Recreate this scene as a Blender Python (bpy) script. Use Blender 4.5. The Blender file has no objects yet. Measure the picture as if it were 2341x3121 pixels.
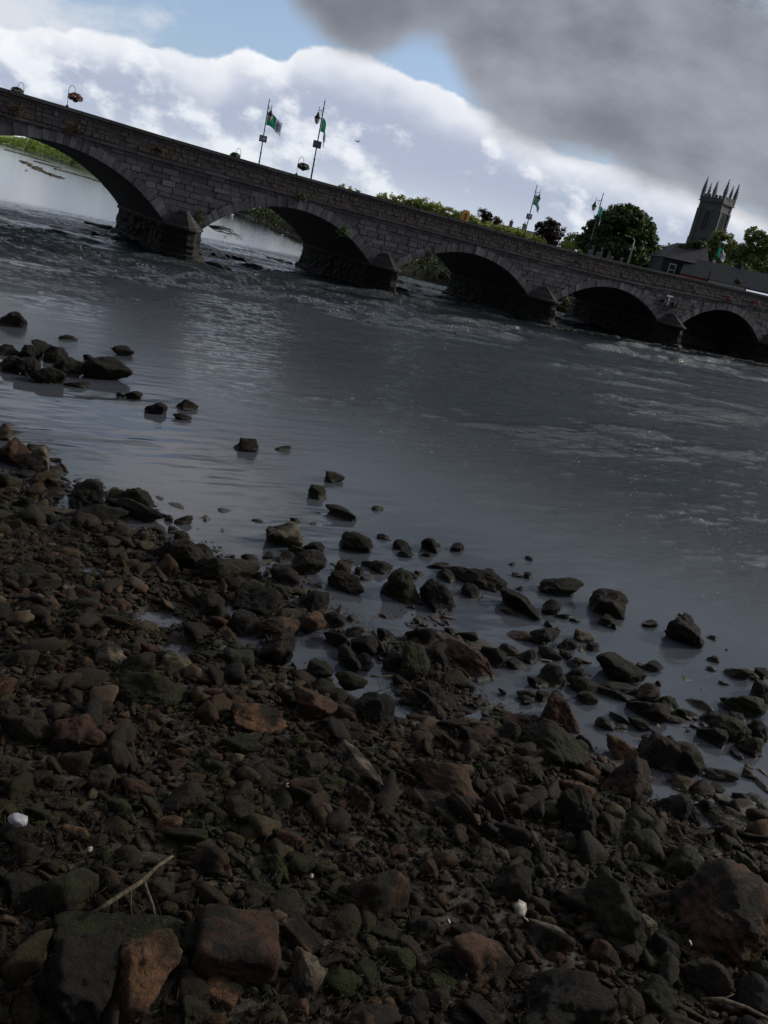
import bpy, bmesh, math, random
import numpy as np
from mathutils import Vector, Matrix, noise as mnoise
S = bpy.context.scene
COL = S.collection
R = math.radians
random.seed(7)

# ------------------------------------------------------------------ camera
CAMZ = 5.0
PITCH, ROLL = R(17.52), R(12.91)
cam = bpy.data.cameras.new('camera'); camo = bpy.data.objects.new('camera', cam); COL.objects.link(camo)
cam.sensor_fit = 'HORIZONTAL'; cam.sensor_width = 36; cam.lens = 2687/2341*36
cam.clip_start = 0.1; cam.clip_end = 9000
fw = Vector((0, math.cos(PITCH), -math.sin(PITCH))); rt = Vector((1, 0, 0)); up = rt.cross(fw)
cr = rt*math.cos(ROLL)+up*math.sin(ROLL); cu = up*math.cos(ROLL)-rt*math.sin(ROLL)
mw = Matrix((cr, cu, -fw)).transposed().to_4x4(); mw.translation = (0, 0, CAMZ); camo.matrix_world = mw
S.camera = camo
S.render.resolution_x = 768; S.render.resolution_y = 1024
S.view_settings.view_transform = 'Standard'; S.view_settings.look = 'None'
S.view_settings.exposure = 0.0; S.view_settings.gamma = 1.0
S.render.engine = 'CYCLES'
S.cycles.max_bounces = 6; S.cycles.transparent_max_bounces = 8

# ------------------------------------------------------------------ node helper
class N:
    """a socket with arithmetic, so that procedural masks stay readable"""
    def __init__(s, nt, sock): s.nt = nt; s.s = sock
    def _m(s, op, *a, clamp=False):
        n = s.nt.nodes.new('ShaderNodeMath'); n.operation = op; n.use_clamp = clamp
        for i, x in enumerate((s,)+a):
            if isinstance(x, N): s.nt.links.new(x.s, n.inputs[i])
            else: n.inputs[i].default_value = x
        return N(s.nt, n.outputs[0])
    def __add__(s, o): return s._m('ADD', o)
    __radd__ = __add__
    def __mul__(s, o): return s._m('MULTIPLY', o)
    __rmul__ = __mul__
    def __sub__(s, o): return s._m('SUBTRACT', o)
    def __rsub__(s, o): return (s*-1.0)+o
    def __truediv__(s, o): return s._m('DIVIDE', o)
    def max(s, o): return s._m('MAXIMUM', o)
    def min(s, o): return s._m('MINIMUM', o)
    def pow(s, o): return s._m('POWER', o)
    def abs(s): return s._m('ABSOLUTE')
    def step(s, a, b):
        n = s.nt.nodes.new('ShaderNodeMapRange'); n.interpolation_type = 'SMOOTHSTEP'
        s.nt.links.new(s.s, n.inputs['Value'])
        inv = a > b
        if inv: a, b = b, a
        n.inputs['From Min'].default_value = a; n.inputs['From Max'].default_value = b
        n.inputs['To Min'].default_value = 1.0 if inv else 0.0; n.inputs['To Max'].default_value = 0.0 if inv else 1.0
        return N(s.nt, n.outputs[0])
def val(nt, v):
    n = nt.nodes.new('ShaderNodeValue'); n.outputs[0].default_value = v; return N(nt, n.outputs[0])
def xyz(nt, sock):
    n = nt.nodes.new('ShaderNodeSeparateXYZ'); nt.links.new(sock, n.inputs[0]); return [N(nt, o) for o in n.outputs]
def vec(nt, x, y, z):
    n = nt.nodes.new('ShaderNodeCombineXYZ')
    for i, v in enumerate((x, y, z)):
        if isinstance(v, N): nt.links.new(v.s, n.inputs[i])
        else: n.inputs[i].default_value = v
    return n.outputs[0]
def noise(nt, v, scale, detail=4, rough=.5, dist=0.0):
    n = nt.nodes.new('ShaderNodeTexNoise'); nt.links.new(v, n.inputs['Vector'])
    n.inputs['Scale'].default_value = scale; n.inputs['Detail'].default_value = detail
    n.inputs['Roughness'].default_value = rough; n.inputs['Distortion'].default_value = dist
    return N(nt, n.outputs['Fac'])
def mix(nt, f, a, b, mode='MIX'):
    n = nt.nodes.new('ShaderNodeMix'); n.data_type = 'RGBA'; n.blend_type = mode
    if isinstance(f, N): nt.links.new(f.s, n.inputs[0])
    else: n.inputs[0].default_value = f
    for i, c in ((6, a), (7, b)):
        if isinstance(c, tuple): n.inputs[i].default_value = (*c[:3], 1)
        else: nt.links.new(c, n.inputs[i])
    return n.outputs[2]
def curve(nt, x, pts):
    n = nt.nodes.new('ShaderNodeFloatCurve'); nt.links.new(x.s, n.inputs['Value'])
    c = n.mapping.curves[0]
    while len(c.points) > 2: c.points.remove(c.points[1])
    c.points[0].location = pts[0]; c.points[-1].location = pts[-1]
    for p in pts[1:-1]: c.points.new(*p)
    for p in c.points: p.handle_type = 'AUTO_CLAMPED'
    n.mapping.update(); return N(nt, n.outputs[0])

# ------------------------------------------------------------------ sky
SUN_AZ, SUN_EL = R(28), R(26)        # azimuth counter-clockwise from +X
sd = Vector((math.cos(SUN_AZ)*math.cos(SUN_EL), math.sin(SUN_AZ)*math.cos(SUN_EL), math.sin(SUN_EL)))
W = bpy.data.worlds.new('World'); S.world = W; W.use_nodes = True
nt = W.node_tree; nt.nodes.clear()
out = nt.nodes.new('ShaderNodeOutputWorld'); bg = nt.nodes.new('ShaderNodeBackground'); bg.inputs[1].default_value = 0.1
nt.links.new(bg.outputs[0], out.inputs[0])
sky = nt.nodes.new('ShaderNodeTexSky'); sky.sky_type = 'NISHITA'; sky.sun_disc = False
sky.sun_elevation = SUN_EL; sky.sun_rotation = math.atan2(sd.x, sd.y)
tc = nt.nodes.new('ShaderNodeTexCoord')
X, Y, Z = xyz(nt, tc.outputs['Generated'])
yy = Y.max(.05); u = X/yy; v = Z/yy
p2 = vec(nt, u, v*1.5, 0.0)
def billow(v_, sc):
    n = nt.nodes.new('ShaderNodeTexVoronoi'); n.feature = 'SMOOTH_F1'; n.inputs['Smoothness'].default_value = .35; n.inputs['Scale'].default_value = sc; nt.links.new(v_, n.inputs['Vector']); return N(nt, n.outputs['Distance'])
wq = noise(nt, p2, 14, 4, .6)
pw = vec(nt, u+(wq-.5)*.03, v*1.5+(wq-.5)*.02, 0.0)
nA = noise(nt, p2, 9, 8, .58)
nA2 = noise(nt, vec(nt, u+.014, v*1.5+.022, 0.0), 9, 8, .58)
b1, b2 = billow(pw, 16), billow(pw, 38)
nB = noise(nt, p2, 3.2, 6, .55, .4); nC = noise(nt, vec(nt, u, v*1.9, 3.3), 7.5, 7, .6, .3)
nD = noise(nt, vec(nt, u, v*2.2, 8.1), 4.2, 6, .5)
ux = (u+.6)/1.2
def prof(pts): return curve(nt, ux, [((a+.6)/1.2, b/.35) for a, b in pts])*.35
cumtop = prof([(-.6, .10), (-.505, .112), (-.398, .131), (-.33, .128), (-.278, .120), (-.249, .139), (-.205, .143), (-.188, .163), (-.109, .166), (-.058, .154),
               (.009, .136), (.091, .122), (.199, .114), (.25, .108), (.327, .097), (.6, .05)])
darkbot = prof([(-.6, .33), (-.33, .32), (-.27, .27), (-.225, .207), (-.18, .170), (-.135, .152), (-.105, .160), (-.065, .184), (-.035, .168), (-.01, .142), (.01, .128),
                (.04, .110), (.09, .106), (.162, .102), (.24, .093), (.327, .080), (.45, .06), (.6, .03)])
e1 = cumtop-v+(nA-.5)*.050+(.42-b1)*.016+(.42-b2)*.008
m_cum = e1.step(-.002, .005)
e2 = v-darkbot+(nB-.5)*.06+(nA-.5)*.035+(nC-.5)*.02
m_dark = e2.step(-.013, .020)
blue = mix(nt, 1.0, sky.outputs[0], (.80, .98, 1.28), 'MULTIPLY')
blue = mix(nt, .22, blue, (8.0, 8.3, 8.8))
# wisps over the blue
wis = (nC+(u*-1.6)).step(1.02, 1.30)
c_w = mix(nt, wis*.9, blue, (7.4, 7.7, 8.3))
# shaded bodies and bright rims inside the cumulus bank
rim = e1.step(.050, .004)
relief = (nA-nA2)*2.6+(.40-b1)*.32+(.40-b2)*.16
body = ((nB*.62+nC*.45)+(v*-.55)+relief*.55).step(.44, .72)
c_c = mix(nt, body, (4.3, 4.9, 6.3), (8.4, 8.8, 9.4))
c_c = mix(nt, rim*.75, c_c, (9.8, 9.9, 10.2))
low = v.step(.075, .01)
c_c = mix(nt, low*.45, c_c, (7.6, 8.3, 8.6))
# grey overcast
g = nD*.6+nB*.4
g = g+(nA-nA2)*.34+(u*.28)+(.40-b1)*.12
c_d = mix(nt, g.step(.34, .72), (1.9, 2.05, 2.45), (3.7, 3.98, 4.6))
deep = e2.step(.0, .10)
c_d = mix(nt, (e2.step(.035, .0))*.6, c_d, (3.6, 3.8, 4.2))
c = mix(nt, m_cum, c_w, c_c)
c = mix(nt, m_dark, c, c_d)
# higher up, out of the photograph: broken bright cloud ahead on the left, overcast elsewhere
hb = ((u+.24).abs()*-2.2+(v-.32).abs()*-1.6+nB*.6).step(-.22, .22)
nH = noise(nt, vec(nt, u, v*1.4, 5.0), 12, 5, .65)
c_h = mix(nt, (nD*.4+nH*.6).step(.42, .58), (.55, .85, 1.3), (5.0, 6.1, 7.3))
c_h = mix(nt, v.step(.42, .70), c_h, (7.6, 8.0, 9.4))
c_h = mix(nt, hb, c_h, (8.5, 8.6, 9.4))
c = mix(nt, v.step(.262, .315), c, c_h)
# behind and overhead
nE = noise(nt, tc.outputs['Generated'], 2.0, 4, .5)
c_b = mix(nt, nE.step(.35, .65), (.75, .86, 1.18), (1.35, 1.52, 2.05))
sidel = (X*sd.x+Y*sd.y+Z*sd.z).step(.25, 1.0)
c_b = mix(nt, sidel, c_b, (6.5, 6.3, 6.0))
front = Y.step(.10, .42)*Z.step(.75, .42)
c = mix(nt, front, c_b, c)
c = mix(nt, Z.step(-.02, -.06), c, (.5, .5, .5))
nt.links.new(c, bg.inputs[0])

sun = bpy.data.lights.new('sun', 'SUN'); sun.energy = 2.3; sun.angle = R(7); sun.color = (1.0, .93, .82)
suno = bpy.data.objects.new('sun', sun); COL.objects.link(suno)
suno.rotation_euler = sd.to_track_quat('Z', 'Y').to_euler()

# ------------------------------------------------------------------ object helpers
def tag(o, label=None, cat=None, group=None, kind=None):
    if label: o['label'] = label
    if cat: o['category'] = cat
    if group: o['group'] = group
    if kind: o['kind'] = kind
    return o
def empty(name, loc=(0, 0, 0), rz=0.0):
    o = bpy.data.objects.new(name, None); COL.objects.link(o); o.location = loc; o.rotation_euler = (0, 0, rz)
    o.empty_display_size = .3; return o
def obj_np(name, V, F, mat, parent=None, smooth=False, tint=None):
    """V (n,3) floats, F (m,k) ints with constant k, or a list of faces"""
    me = bpy.data.meshes.new(name)
    if isinstance(F, np.ndarray):
        V = np.asarray(V, np.float32); F = F.astype(np.int32); m, k = F.shape
        me.vertices.add(len(V)); me.vertices.foreach_set('co', V.ravel())
        me.loops.add(m*k); me.loops.foreach_set('vertex_index', F.ravel())
        me.polygons.add(m); me.polygons.foreach_set('loop_start', np.arange(0, m*k, k, dtype=np.int32))
        me.update(calc_edges=True)
    else:
        me.from_pydata([tuple(p) for p in V], [], [tuple(f) for f in F]); me.update()
    if smooth: me.polygons.foreach_set('use_smooth', np.ones(len(me.polygons), bool))
    if tint is not None:
        a = me.attributes.new('tint', 'FLOAT', 'POINT'); a.data.foreach_set('value', np.asarray(tint, np.float32))
    if mat: me.materials.append(mat)
    o = bpy.data.objects.new(name, me); COL.objects.link(o)
    if parent: o.parent = parent
    return o
class MB:
    """collects simple shapes for ONE mesh object"""
    def __init__(s): s.v = []; s.f = []
    def add(s, vs, fs):
        b = len(s.v); s.v += [tuple(p) for p in vs]; s.f += [tuple(i+b for i in f) for f in fs]
    def hexa(s, p):   # 8 points: bottom ring 0-3, top ring 4-7
        s.add(p, [(0, 3, 2, 1), (4, 5, 6, 7), (0, 1, 5, 4), (1, 2, 6, 5), (2, 3, 7, 6), (3, 0, 4, 7)])
    def box(s, c, d, rz=0.0):
        ca, sa = math.cos(rz), math.sin(rz); p = []
        for z in (-.5, .5):
            for x, y in ((-.5, -.5), (.5, -.5), (.5, .5), (-.5, .5)):
                X_, Y_ = x*d[0], y*d[1]
                p.append((c[0]+X_*ca-Y_*sa, c[1]+X_*sa+Y_*ca, c[2]+z*d[2]))
        s.hexa(p)
    def tube(s, pts, rad, n=8):
        pts = [Vector(p) for p in pts]; rad = rad if isinstance(rad, (list, tuple)) else [rad]*len(pts)
        b = len(s.v); prev = None
        for i, p in enumerate(pts):
            t = (pts[min(i+1, len(pts)-1)]-pts[max(i-1, 0)]).normalized()
            if prev is None: a = t.orthogonal().normalized()
            else: a = (prev-t*prev.dot(t)).normalized()
            prev = a; c = t.cross(a)
            for k in range(n):
                w = 2*math.pi*k/n; s.v.append(tuple(p+(a*math.cos(w)+c*math.sin(w))*rad[i]))
        for i in range(len(pts)-1):
            for k in range(n):
                k2 = (k+1) % n; s.f.append((b+i*n+k, b+i*n+k2, b+(i+1)*n+k2, b+(i+1)*n+k))
        s.f.append(tuple(b+k for k in reversed(range(n)))); s.f.append(tuple(b+(len(pts)-1)*n+k for k in range(n)))
    def lathe(s, prof, c=(0, 0, 0), n=14):
        b = len(s.v)
        for r, z in prof:
            for k in range(n):
                w = 2*math.pi*k/n; s.v.append((c[0]+r*math.cos(w), c[1]+r*math.sin(w), c[2]+z))
        for i in range(len(prof)-1):
            for k in range(n):
                k2 = (k+1) % n; s.f.append((b+i*n+k, b+i*n+k2, b+(i+1)*n+k2, b+(i+1)*n+k))
        s.f.append(tuple(b+k for k in reversed(range(n)))); s.f.append(tuple(b+(len(prof)-1)*n+k for k in range(n)))
    def build(s, name, mat, parent=None, smooth=False):
        return obj_np(name, s.v, s.f, mat, parent, smooth)

# vectorised value noise
def _h(a):
    a = (a ^ 61) ^ (a >> 16); a = (a*9) & 0xffffffff; a = a ^ (a >> 4); a = (a*0x27d4eb2d) & 0xffffffff; a = a ^ (a >> 15)
    return (a & 0xffffff)/16777216.0
def vnoise(P, seed=0):
    P = np.asarray(P, float); I = np.floor(P).astype(np.int64); Fr = P-I; Fr = Fr*Fr*(3-2*Fr); r = 0
    for dx in (0, 1):
        for dy in (0, 1):
            for dz in (0, 1):
                k = ((I[:, 0]+dx)*73856093 ^ (I[:, 1]+dy)*19349663 ^ (I[:, 2]+dz)*83492791 ^ (seed*2654435)) & 0xffffffff
                w = (Fr[:, 0] if dx else 1-Fr[:, 0])*(Fr[:, 1] if dy else 1-Fr[:, 1])*(Fr[:, 2] if dz else 1-Fr[:, 2])
                r = r+w*_h(k)
    return r*2-1
def fbm(P, seed=0, octv=4):
    r = 0; a = 1.0; P = np.asarray(P, float)
    for i in range(octv): r = r+a*vnoise(P*(2**i)+i*17.3, seed+i); a *= .5
    return r

# ------------------------------------------------------------------ materials
def material(name):
    m = bpy.data.materials.new(name); m.use_nodes = True; nt = m.node_tree
    return m, nt, nt.nodes['Principled BSDF']
def setc(nt, sock, c):
    if isinstance(c, tuple): sock.default_value = (*c[:3], 1)
    else: nt.links.new(c, sock)
def bump(nt, b, h, strength=.5, dist=.02):
    n = nt.nodes.new('ShaderNodeBump'); nt.links.new(h.s, n.inputs['Height'])
    n.inputs['Strength'].default_value = strength; n.inputs['Distance'].default_value = dist
    nt.links.new(n.outputs[0], b.inputs['Normal']); return n
def plain(name, col, rough=.6, metal=0.0, var=.25, scale=6.0, bmp=0.0):
    m, nt, b = material(name); t = nt.nodes.new('ShaderNodeTexCoord')
    n = noise(nt, t.outputs['Object'], scale, 5, .6)
    dk = tuple(x*(1-var) for x in col); lt = tuple(min(1, x*(1+var)) for x in col)
    setc(nt, b.inputs['Base Color'], mix(nt, n.step(.3, .7), dk, lt))
    b.inputs['Roughness'].default_value = rough; b.inputs['Metallic'].default_value = metal
    if bmp: bump(nt, b, n, bmp, .03)
    return m

def stone_mat(name, dark, light, lichen, lich_amt=.3, island=True, scale=1.0, pale=.12, isl=.36):
    m, nt, b = material(name); t = nt.nodes.new('ShaderNodeTexCoord'); g = nt.nodes.new('ShaderNodeNewGeometry')
    n1 = noise(nt, t.outputs['Object'], .35*scale, 5, .6); n2 = noise(nt, t.outputs['Object'], 4*scale, 6, .65); n3 = noise(nt, t.outputs['Object'], 22*scale, 4, .7)
    f = n2*.5+n1*.25
    if island:
        r = N(nt, g.outputs['Random Per Island']); f = f+r*isl-isl*.4
    c = mix(nt, f.step(.22, .72), dark, light)
    if island: c = mix(nt, r.step(1-pale, 1-pale+.05)*n3.step(.3, .6)*.55, c, tuple(min(1, x*1.5) for x in light))
    nl = noise(nt, t.outputs['Object'], .9*scale, 6, .7, .5)
    c = mix(nt, nl.step(.60-lich_amt*.4, .78-lich_amt*.4)*.75, c, lichen)
    setc(nt, b.inputs['Base Color'], c); b.inputs['Roughness'].default_value = .88
    bump(nt, b, n2*.6+n3*.4, .8, .05); return m
M = {}
M['ashlar'] = stone_mat('bridge_ashlar', (.052, .052, .066), (.118, .118, .142), (.080, .068, .062), .25)
M['rubble'] = stone_mat('bridge_parapet_stone', (.044, .042, .050), (.092, .087, .098), (.066, .050, .040), .45, pale=.05, isl=.25)
M['ring'] = stone_mat('bridge_voussoir_stone', (.062, .063, .078), (.140, .143, .168), (.09, .085, .08), .12, pale=.10)
M['mortar'] = stone_mat('bridge_joint', (.034, .033, .041), (.066, .064, .076), (.055, .05, .045), .3, island=False)
M['coping'] = stone_mat('bridge_coping', (.036, .037, .046), (.070, .072, .086), (.05, .052, .04), .3)
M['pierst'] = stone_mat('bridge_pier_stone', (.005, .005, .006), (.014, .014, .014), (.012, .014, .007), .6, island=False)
M['capst'] = stone_mat('bridge_cutwater_cap', (.036, .036, .042), (.080, .078, .088), (.034, .036, .024), .45)
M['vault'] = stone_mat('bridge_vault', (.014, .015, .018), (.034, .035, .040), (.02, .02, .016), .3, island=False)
M['road'] = plain('asphalt', (.05, .05, .052), .9)
M['tower'] = stone_mat('tower_limestone', (.095, .094, .128), (.24, .235, .28), (.15, .145, .14), .2, island=False, scale=.6)
M['iron'] = plain('painted_iron', (.022, .030, .045), .45, .3)
M['glass'] = plain('lantern_glass', (.62, .62, .60), .2)
M['slate'] = plain('roof_slate', (.026, .031, .044), .6, 0, .35, 3.0, .3)
M['wood'] = plain('weathered_branch', (.085, .066, .042), .9, 0, .6, 30, .5)
# ------------------------------------------------------------------ terrain
SHORE = [(-60, 36), (-5.8, 12.6), (-2.2, 11.4), (0.5, 10.5), (2.85, 10), (4.3, 8.6), (8, 7.4), (40, -8)]
POOLS = [(-2.38, 9.53, .3), (-1.93, 8.92, .24), (-3.55, 10.45, .14), (-1.66, 10.17, .2), (-1.23, 9.54, .17), (-.28, 9.74, .46), (.09, 9.32, .45), (.33, 8.88, .24),
         (.57, 10.91, .28), (1.48, 11.35, .29), (1.94, 11.16, .43), (2.43, 10.43, .5), (2.03, 9.73, .34), (3.05, 9.94, .53), (3.34, 9.31, .43), (4.04, 9.24, .43),
         (4.46, 9.07, .39), (3.57, 8.3, .18), (3.8, 7.93, .16), (1.51, 8.96, .18), (.76, 8.64, .19), (-.53, 8.15, .13)]
FARB = [(-2500, 1500), (-900, 1180), (-534, 1079), (-305, 685), (-234, 556), (-184, 463), (-60, 253), (-41, 207), (-26, 160), (-14, 132), (2, 116), (14, 108), (27, 106), (39, 96), (60, 82), (90, 55), (160, -10), (400, -300)]
def sdist(P, L):
    P = np.asarray(P, float); best = np.full(len(P), 1e9); sg = np.ones(len(P))
    for (ax, ay), (bx, by) in zip(L, L[1:]):
        vx, vy = bx-ax, by-ay; t = np.clip(((P[:, 0]-ax)*vx+(P[:, 1]-ay)*vy)/(vx*vx+vy*vy), 0, 1)
        dx, dy = P[:, 0]-ax-t*vx, P[:, 1]-ay-t*vy; q = np.hypot(dx, dy); m = q < best
        best = np.where(m, q, best); sg = np.where(m, np.where(vx*dy-vy*dx < 0, 1, -1), sg)
    return best*sg
def near_h(P):
    s = sdist(P, SHORE); P3 = np.c_[P, np.zeros(len(P))]
    h = np.where(s > 0, np.minimum(.055*s, .30)+np.maximum(s-9, 0)*.25, np.maximum(.045*s+.10*np.minimum(s+2.2, 0), -1.4))
    w = np.clip(1-np.abs(s)/14, 0, 1)
    h = h+(fbm(P3*1.1, 3, 3)*.045+fbm(P3*4, 5, 2)*.015)*w
    for x, y, r in POOLS: h = h-.24*np.exp(-((P[:, 0]-x)**2+(P[:, 1]-y)**2)/(r*r)*.9)*(s > -.5)
    return h
def height(P):
    P = np.asarray(P, float); h = np.maximum(near_h(P), -1.4)
    f = -sdist(P, FARB); P3 = np.c_[P, np.zeros(len(P))]
    dist = np.hypot(P[:, 0], P[:, 1]); far = np.clip((dist-180)/300, 0, 1)
    n = fbm(P3/14, 9, 4)
    land = np.clip(f/14, 0, 1)*(3.4+1.0*far)+far*np.clip(f/70, 0, 1)*6+n*np.clip(f/16, 0, 1)*(.5+1.6*far)+.15
    return np.where(f > 0, np.maximum(land, h), h)
def axis(lo, hi, flo, fhi, step, grow=1.16):
    a = list(np.arange(flo, fhi, step)); x = fhi; s = step
    while x < hi: a.append(x); s *= grow; s = min(s, max(1.6, abs(x)*.03)); x += s
    a.append(hi); b = []; x = flo; s = step
    while x > lo: s = min(s*grow, max(1.6, abs(x)*.03)); x -= s; b.append(x)
    return np.array(sorted(set(b+a)))
gx = axis(-2600, 1600, -8, 7.5, .09); gy = axis(-300, 3200, 3, 15, .09)
GX, GY = np.meshgrid(gx, gy); P = np.c_[GX.ravel(), GY.ravel()]; H = height(P)
nx, ny = len(gx), len(gy); I = (np.arange(ny-1)[:, None]*nx+np.arange(nx-1)[None, :]).ravel()
m, nt, b = material('ground'); g = nt.nodes.new('ShaderNodeNewGeometry')
gxn, gyn, gzn = xyz(nt, g.outputs['Position'])
n1 = noise(nt, g.outputs['Position'], 2.2, 6, .65); n2 = noise(nt, g.outputs['Position'], 28, 4, .7)
near = mix(nt, n2.step(.35, .65), (.018, .015, .011), (.060, .048, .034)); near = mix(nt, n1.step(.5, .7)*.6, near, (.022, .028, .012))
nf = noise(nt, g.outputs['Position'], .22, 6, .7); nf2 = noise(nt, g.outputs['Position'], .045, 4, .5)
grass = mix(nt, nf.step(.35, .65), (.11, .17, .025), (.42, .56, .11)); grass = mix(nt, nf2.step(.5, .68)*.6, grass, (.07, .10, .02))
edge = mix(nt, n1.step(.3, .7), (.09, .065, .035), (.035, .035, .02))
grass = mix(nt, gxn.step(-70, -25)*.72, grass, (.045, .065, .020))  # shade on the right-hand bank put into the colour, left kept sunlit bright
grass = mix(nt, (gzn+nf*1.2-.6).step(1.2, .5), grass, edge)
setc(nt, b.inputs['Base Color'], mix(nt, (gyn+gxn*.6).step(60, 75), near, grass)); b.inputs['Roughness'].default_value = .8
bump(nt, b, n2*.5+n1*.5, .9, .03)
ground = obj_np('ground', np.c_[P, H], np.c_[I, I+1, I+nx+1, I+nx], m, smooth=True)
tag(ground, kind='structure')

# ------------------------------------------------------------------ water
m, nt, b = material('river_water'); nt.nodes.remove(b); g = nt.nodes.new('ShaderNodeNewGeometry')
gxn, gyn, gzn = xyz(nt, g.outputs['Position'])
# bridge-aligned coordinates: s along the bridge, o across it (0 = near face)
TH = R(34.26); DC, DS = math.cos(TH), math.sin(TH)
sN = gxn*DC+gyn*DS; oN = gxn*-DS+gyn*DC-62.22
reach = gyn+gxn*.75
amp_mid = reach.step(12.5, 31)
amp_up = (oN+sN*-.02).step(30, 17)
w2 = noise(nt, vec(nt, sN*.5, oN, 0.0), 2.6, 4, .65, .5); w3 = noise(nt, g.outputs['Position'], 9, 4, .7)
w4 = noise(nt, vec(nt, gxn*.55+gyn*.2, gyn-gxn*.2, 0.0), 3.2, 2, .5, .3)
at_ = nt.nodes.new('ShaderNodeAttribute'); at_.attribute_name = 'tint'; cp = N(nt, at_.outputs['Fac'])
hgt = (w2*.075+w3*.060)*(cp*1.8+.85)*amp_mid*(amp_up*.95+.05)+w4*.0030+w3*.0006
bp = nt.nodes.new('ShaderNodeBump'); bp.inputs['Strength'].default_value = 1.0; bp.inputs['Distance'].default_value = 1.0
nt.links.new(hgt.s, bp.inputs['Height'])
fr = nt.nodes.new('ShaderNodeFresnel'); fr.inputs['IOR'].default_value = 1.34; nt.links.new(bp.outputs[0], fr.inputs['Normal'])
gl = nt.nodes.new('ShaderNodeBsdfGlossy'); nt.links.new((cp*.10+.05).s, gl.inputs['Roughness']); nt.links.new(bp.outputs[0], gl.inputs['Normal'])
df = nt.nodes.new('ShaderNodeBsdfDiffuse'); tr = nt.nodes.new('ShaderNodeBsdfTransparent'); tr.inputs[0].default_value = (.55, .50, .40, 1)
wcol = mix(nt, amp_mid, (.090, .100, .120), (.010, .017, .022)); nt.links.new(wcol, df.inputs[0])
mb = nt.nodes.new('ShaderNodeMixShader'); mb.inputs[0].default_value = .5
nt.links.new(df.outputs[0], mb.inputs[1]); nt.links.new(tr.outputs[0], mb.inputs[2])
nt.links.new((amp_mid.step(.25, 0.0)*.25).s, mb.inputs[0])
mf = nt.nodes.new('ShaderNodeMixShader'); nt.links.new((N(nt, fr.outputs[0])*1.0).s, mf.inputs[0])
nt.links.new(mb.outputs[0], mf.inputs[1]); nt.links.new(gl.outputs[0], mf.inputs[2])
# broken white water round the piers and in the rapids; light glints painted in the same white
foam = nt.nodes.new('ShaderNodeBsdfDiffuse'); foam.inputs[0].default_value = (.75, .78, .80, 1)
fn = noise(nt, vec(nt, sN*.7, oN*1.3, 0.0), 2.6, 5, .8, .5); fb_ = noise(nt, vec(nt, sN, oN*.5, 4.0), .22, 3, .6)
fz = oN.step(-4.6, -3.0)*oN.step(-1.0, -2.4)*.10+gzn.step(.04, .16)*.09
fl = (fn+fz).step(.72, .82)*fb_.step(.40, .60)*oN.step(-14, -5)*oN.step(24, 12)
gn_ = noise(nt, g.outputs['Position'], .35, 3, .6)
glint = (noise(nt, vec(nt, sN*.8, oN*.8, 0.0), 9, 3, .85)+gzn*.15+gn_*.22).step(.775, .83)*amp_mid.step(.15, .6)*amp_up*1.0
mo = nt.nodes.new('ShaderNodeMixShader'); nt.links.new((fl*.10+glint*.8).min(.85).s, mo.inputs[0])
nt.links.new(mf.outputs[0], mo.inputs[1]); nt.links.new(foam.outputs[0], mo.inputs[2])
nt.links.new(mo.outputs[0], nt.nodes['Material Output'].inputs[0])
rr = np.concatenate([[.5, 3, 5, 6.5, 7.5], np.exp(np.arange(math.log(8.2), math.log(135), .0031)), np.geomspace(137, 3300, 40)])
tt = np.radians(np.concatenate([np.arange(-180, 48, 4), np.arange(48, 130, .115), np.arange(130, 180, 4)]))
RR, TT_ = np.meshgrid(rr, tt, indexing='ij'); WP = np.c_[(RR*np.cos(TT_)).ravel(), (RR*np.sin(TT_)).ravel()]
def sstep(x, a, b): t = np.clip((x-a)/(b-a), 0, 1); return t*t*(3-2*t)
def waves(P):
    s_ = P[:, 0]*DC+P[:, 1]*DS; o_ = -P[:, 0]*DS+P[:, 1]*DC-62.22; rc = P[:, 1]+P[:, 0]*.75
    q = np.c_[s_, o_, np.zeros(len(P))]; low = fbm(q*[.05, .09, 1], 31, 3)
    mid = sstep(rc+low*6, 11, 27); up = 1-sstep(o_-.02*s_+low*5, 17, 27); chop = sstep(o_, -38, -4)
    pat = sstep(fbm(q*[.045, .15, 1]+5, 33, 3)+fbm(q*[.16, .50, 1]+2, 39, 4)*.9, -.15, .75)
    w = fbm(q*[.17, .85, 1]+fbm(q*.4, 35, 2)[:, None]*.45, 37, 3)*.17*(chop*.80+.36)*(.45+.9*pat)
    w = w+fbm(q*[.55, 2.4, 1]+9, 41, 3)*.095*(chop*.45+.60)*(.15+1.35*pat)+fbm(q*[1.5, 4.6, 1]+3, 47, 2)*.026*(.4+.7*pat)
    w = w+fbm(q*[.07, .30, 1]+7, 51, 2)*.17*(chop*.6+.4)*pat
    return w*mid*(up*.97+.03), pat*mid*(up*.95+.05)*(.55+.45*chop)
far_ = np.hypot(WP[:, 0], WP[:, 1]); WZ, WC = waves(WP); fdw = np.clip((170-far_)/40, 0, 1); WZ = WZ*fdw; WC = WC*fdw
na, nb_ = len(rr), len(tt); I = (np.arange(na-1)[:, None]*nb_+np.arange(nb_)[None, :]).ravel(); J = (np.arange(na-1)[:, None]*nb_+(np.arange(nb_)[None, :]+1) % nb_).ravel()
water = obj_np('river_water', np.r_[np.c_[WP, WZ]], np.c_[I, I+nb_, J+nb_, J], m, smooth=True, tint=WC)
tag(water, kind='structure')

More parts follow.
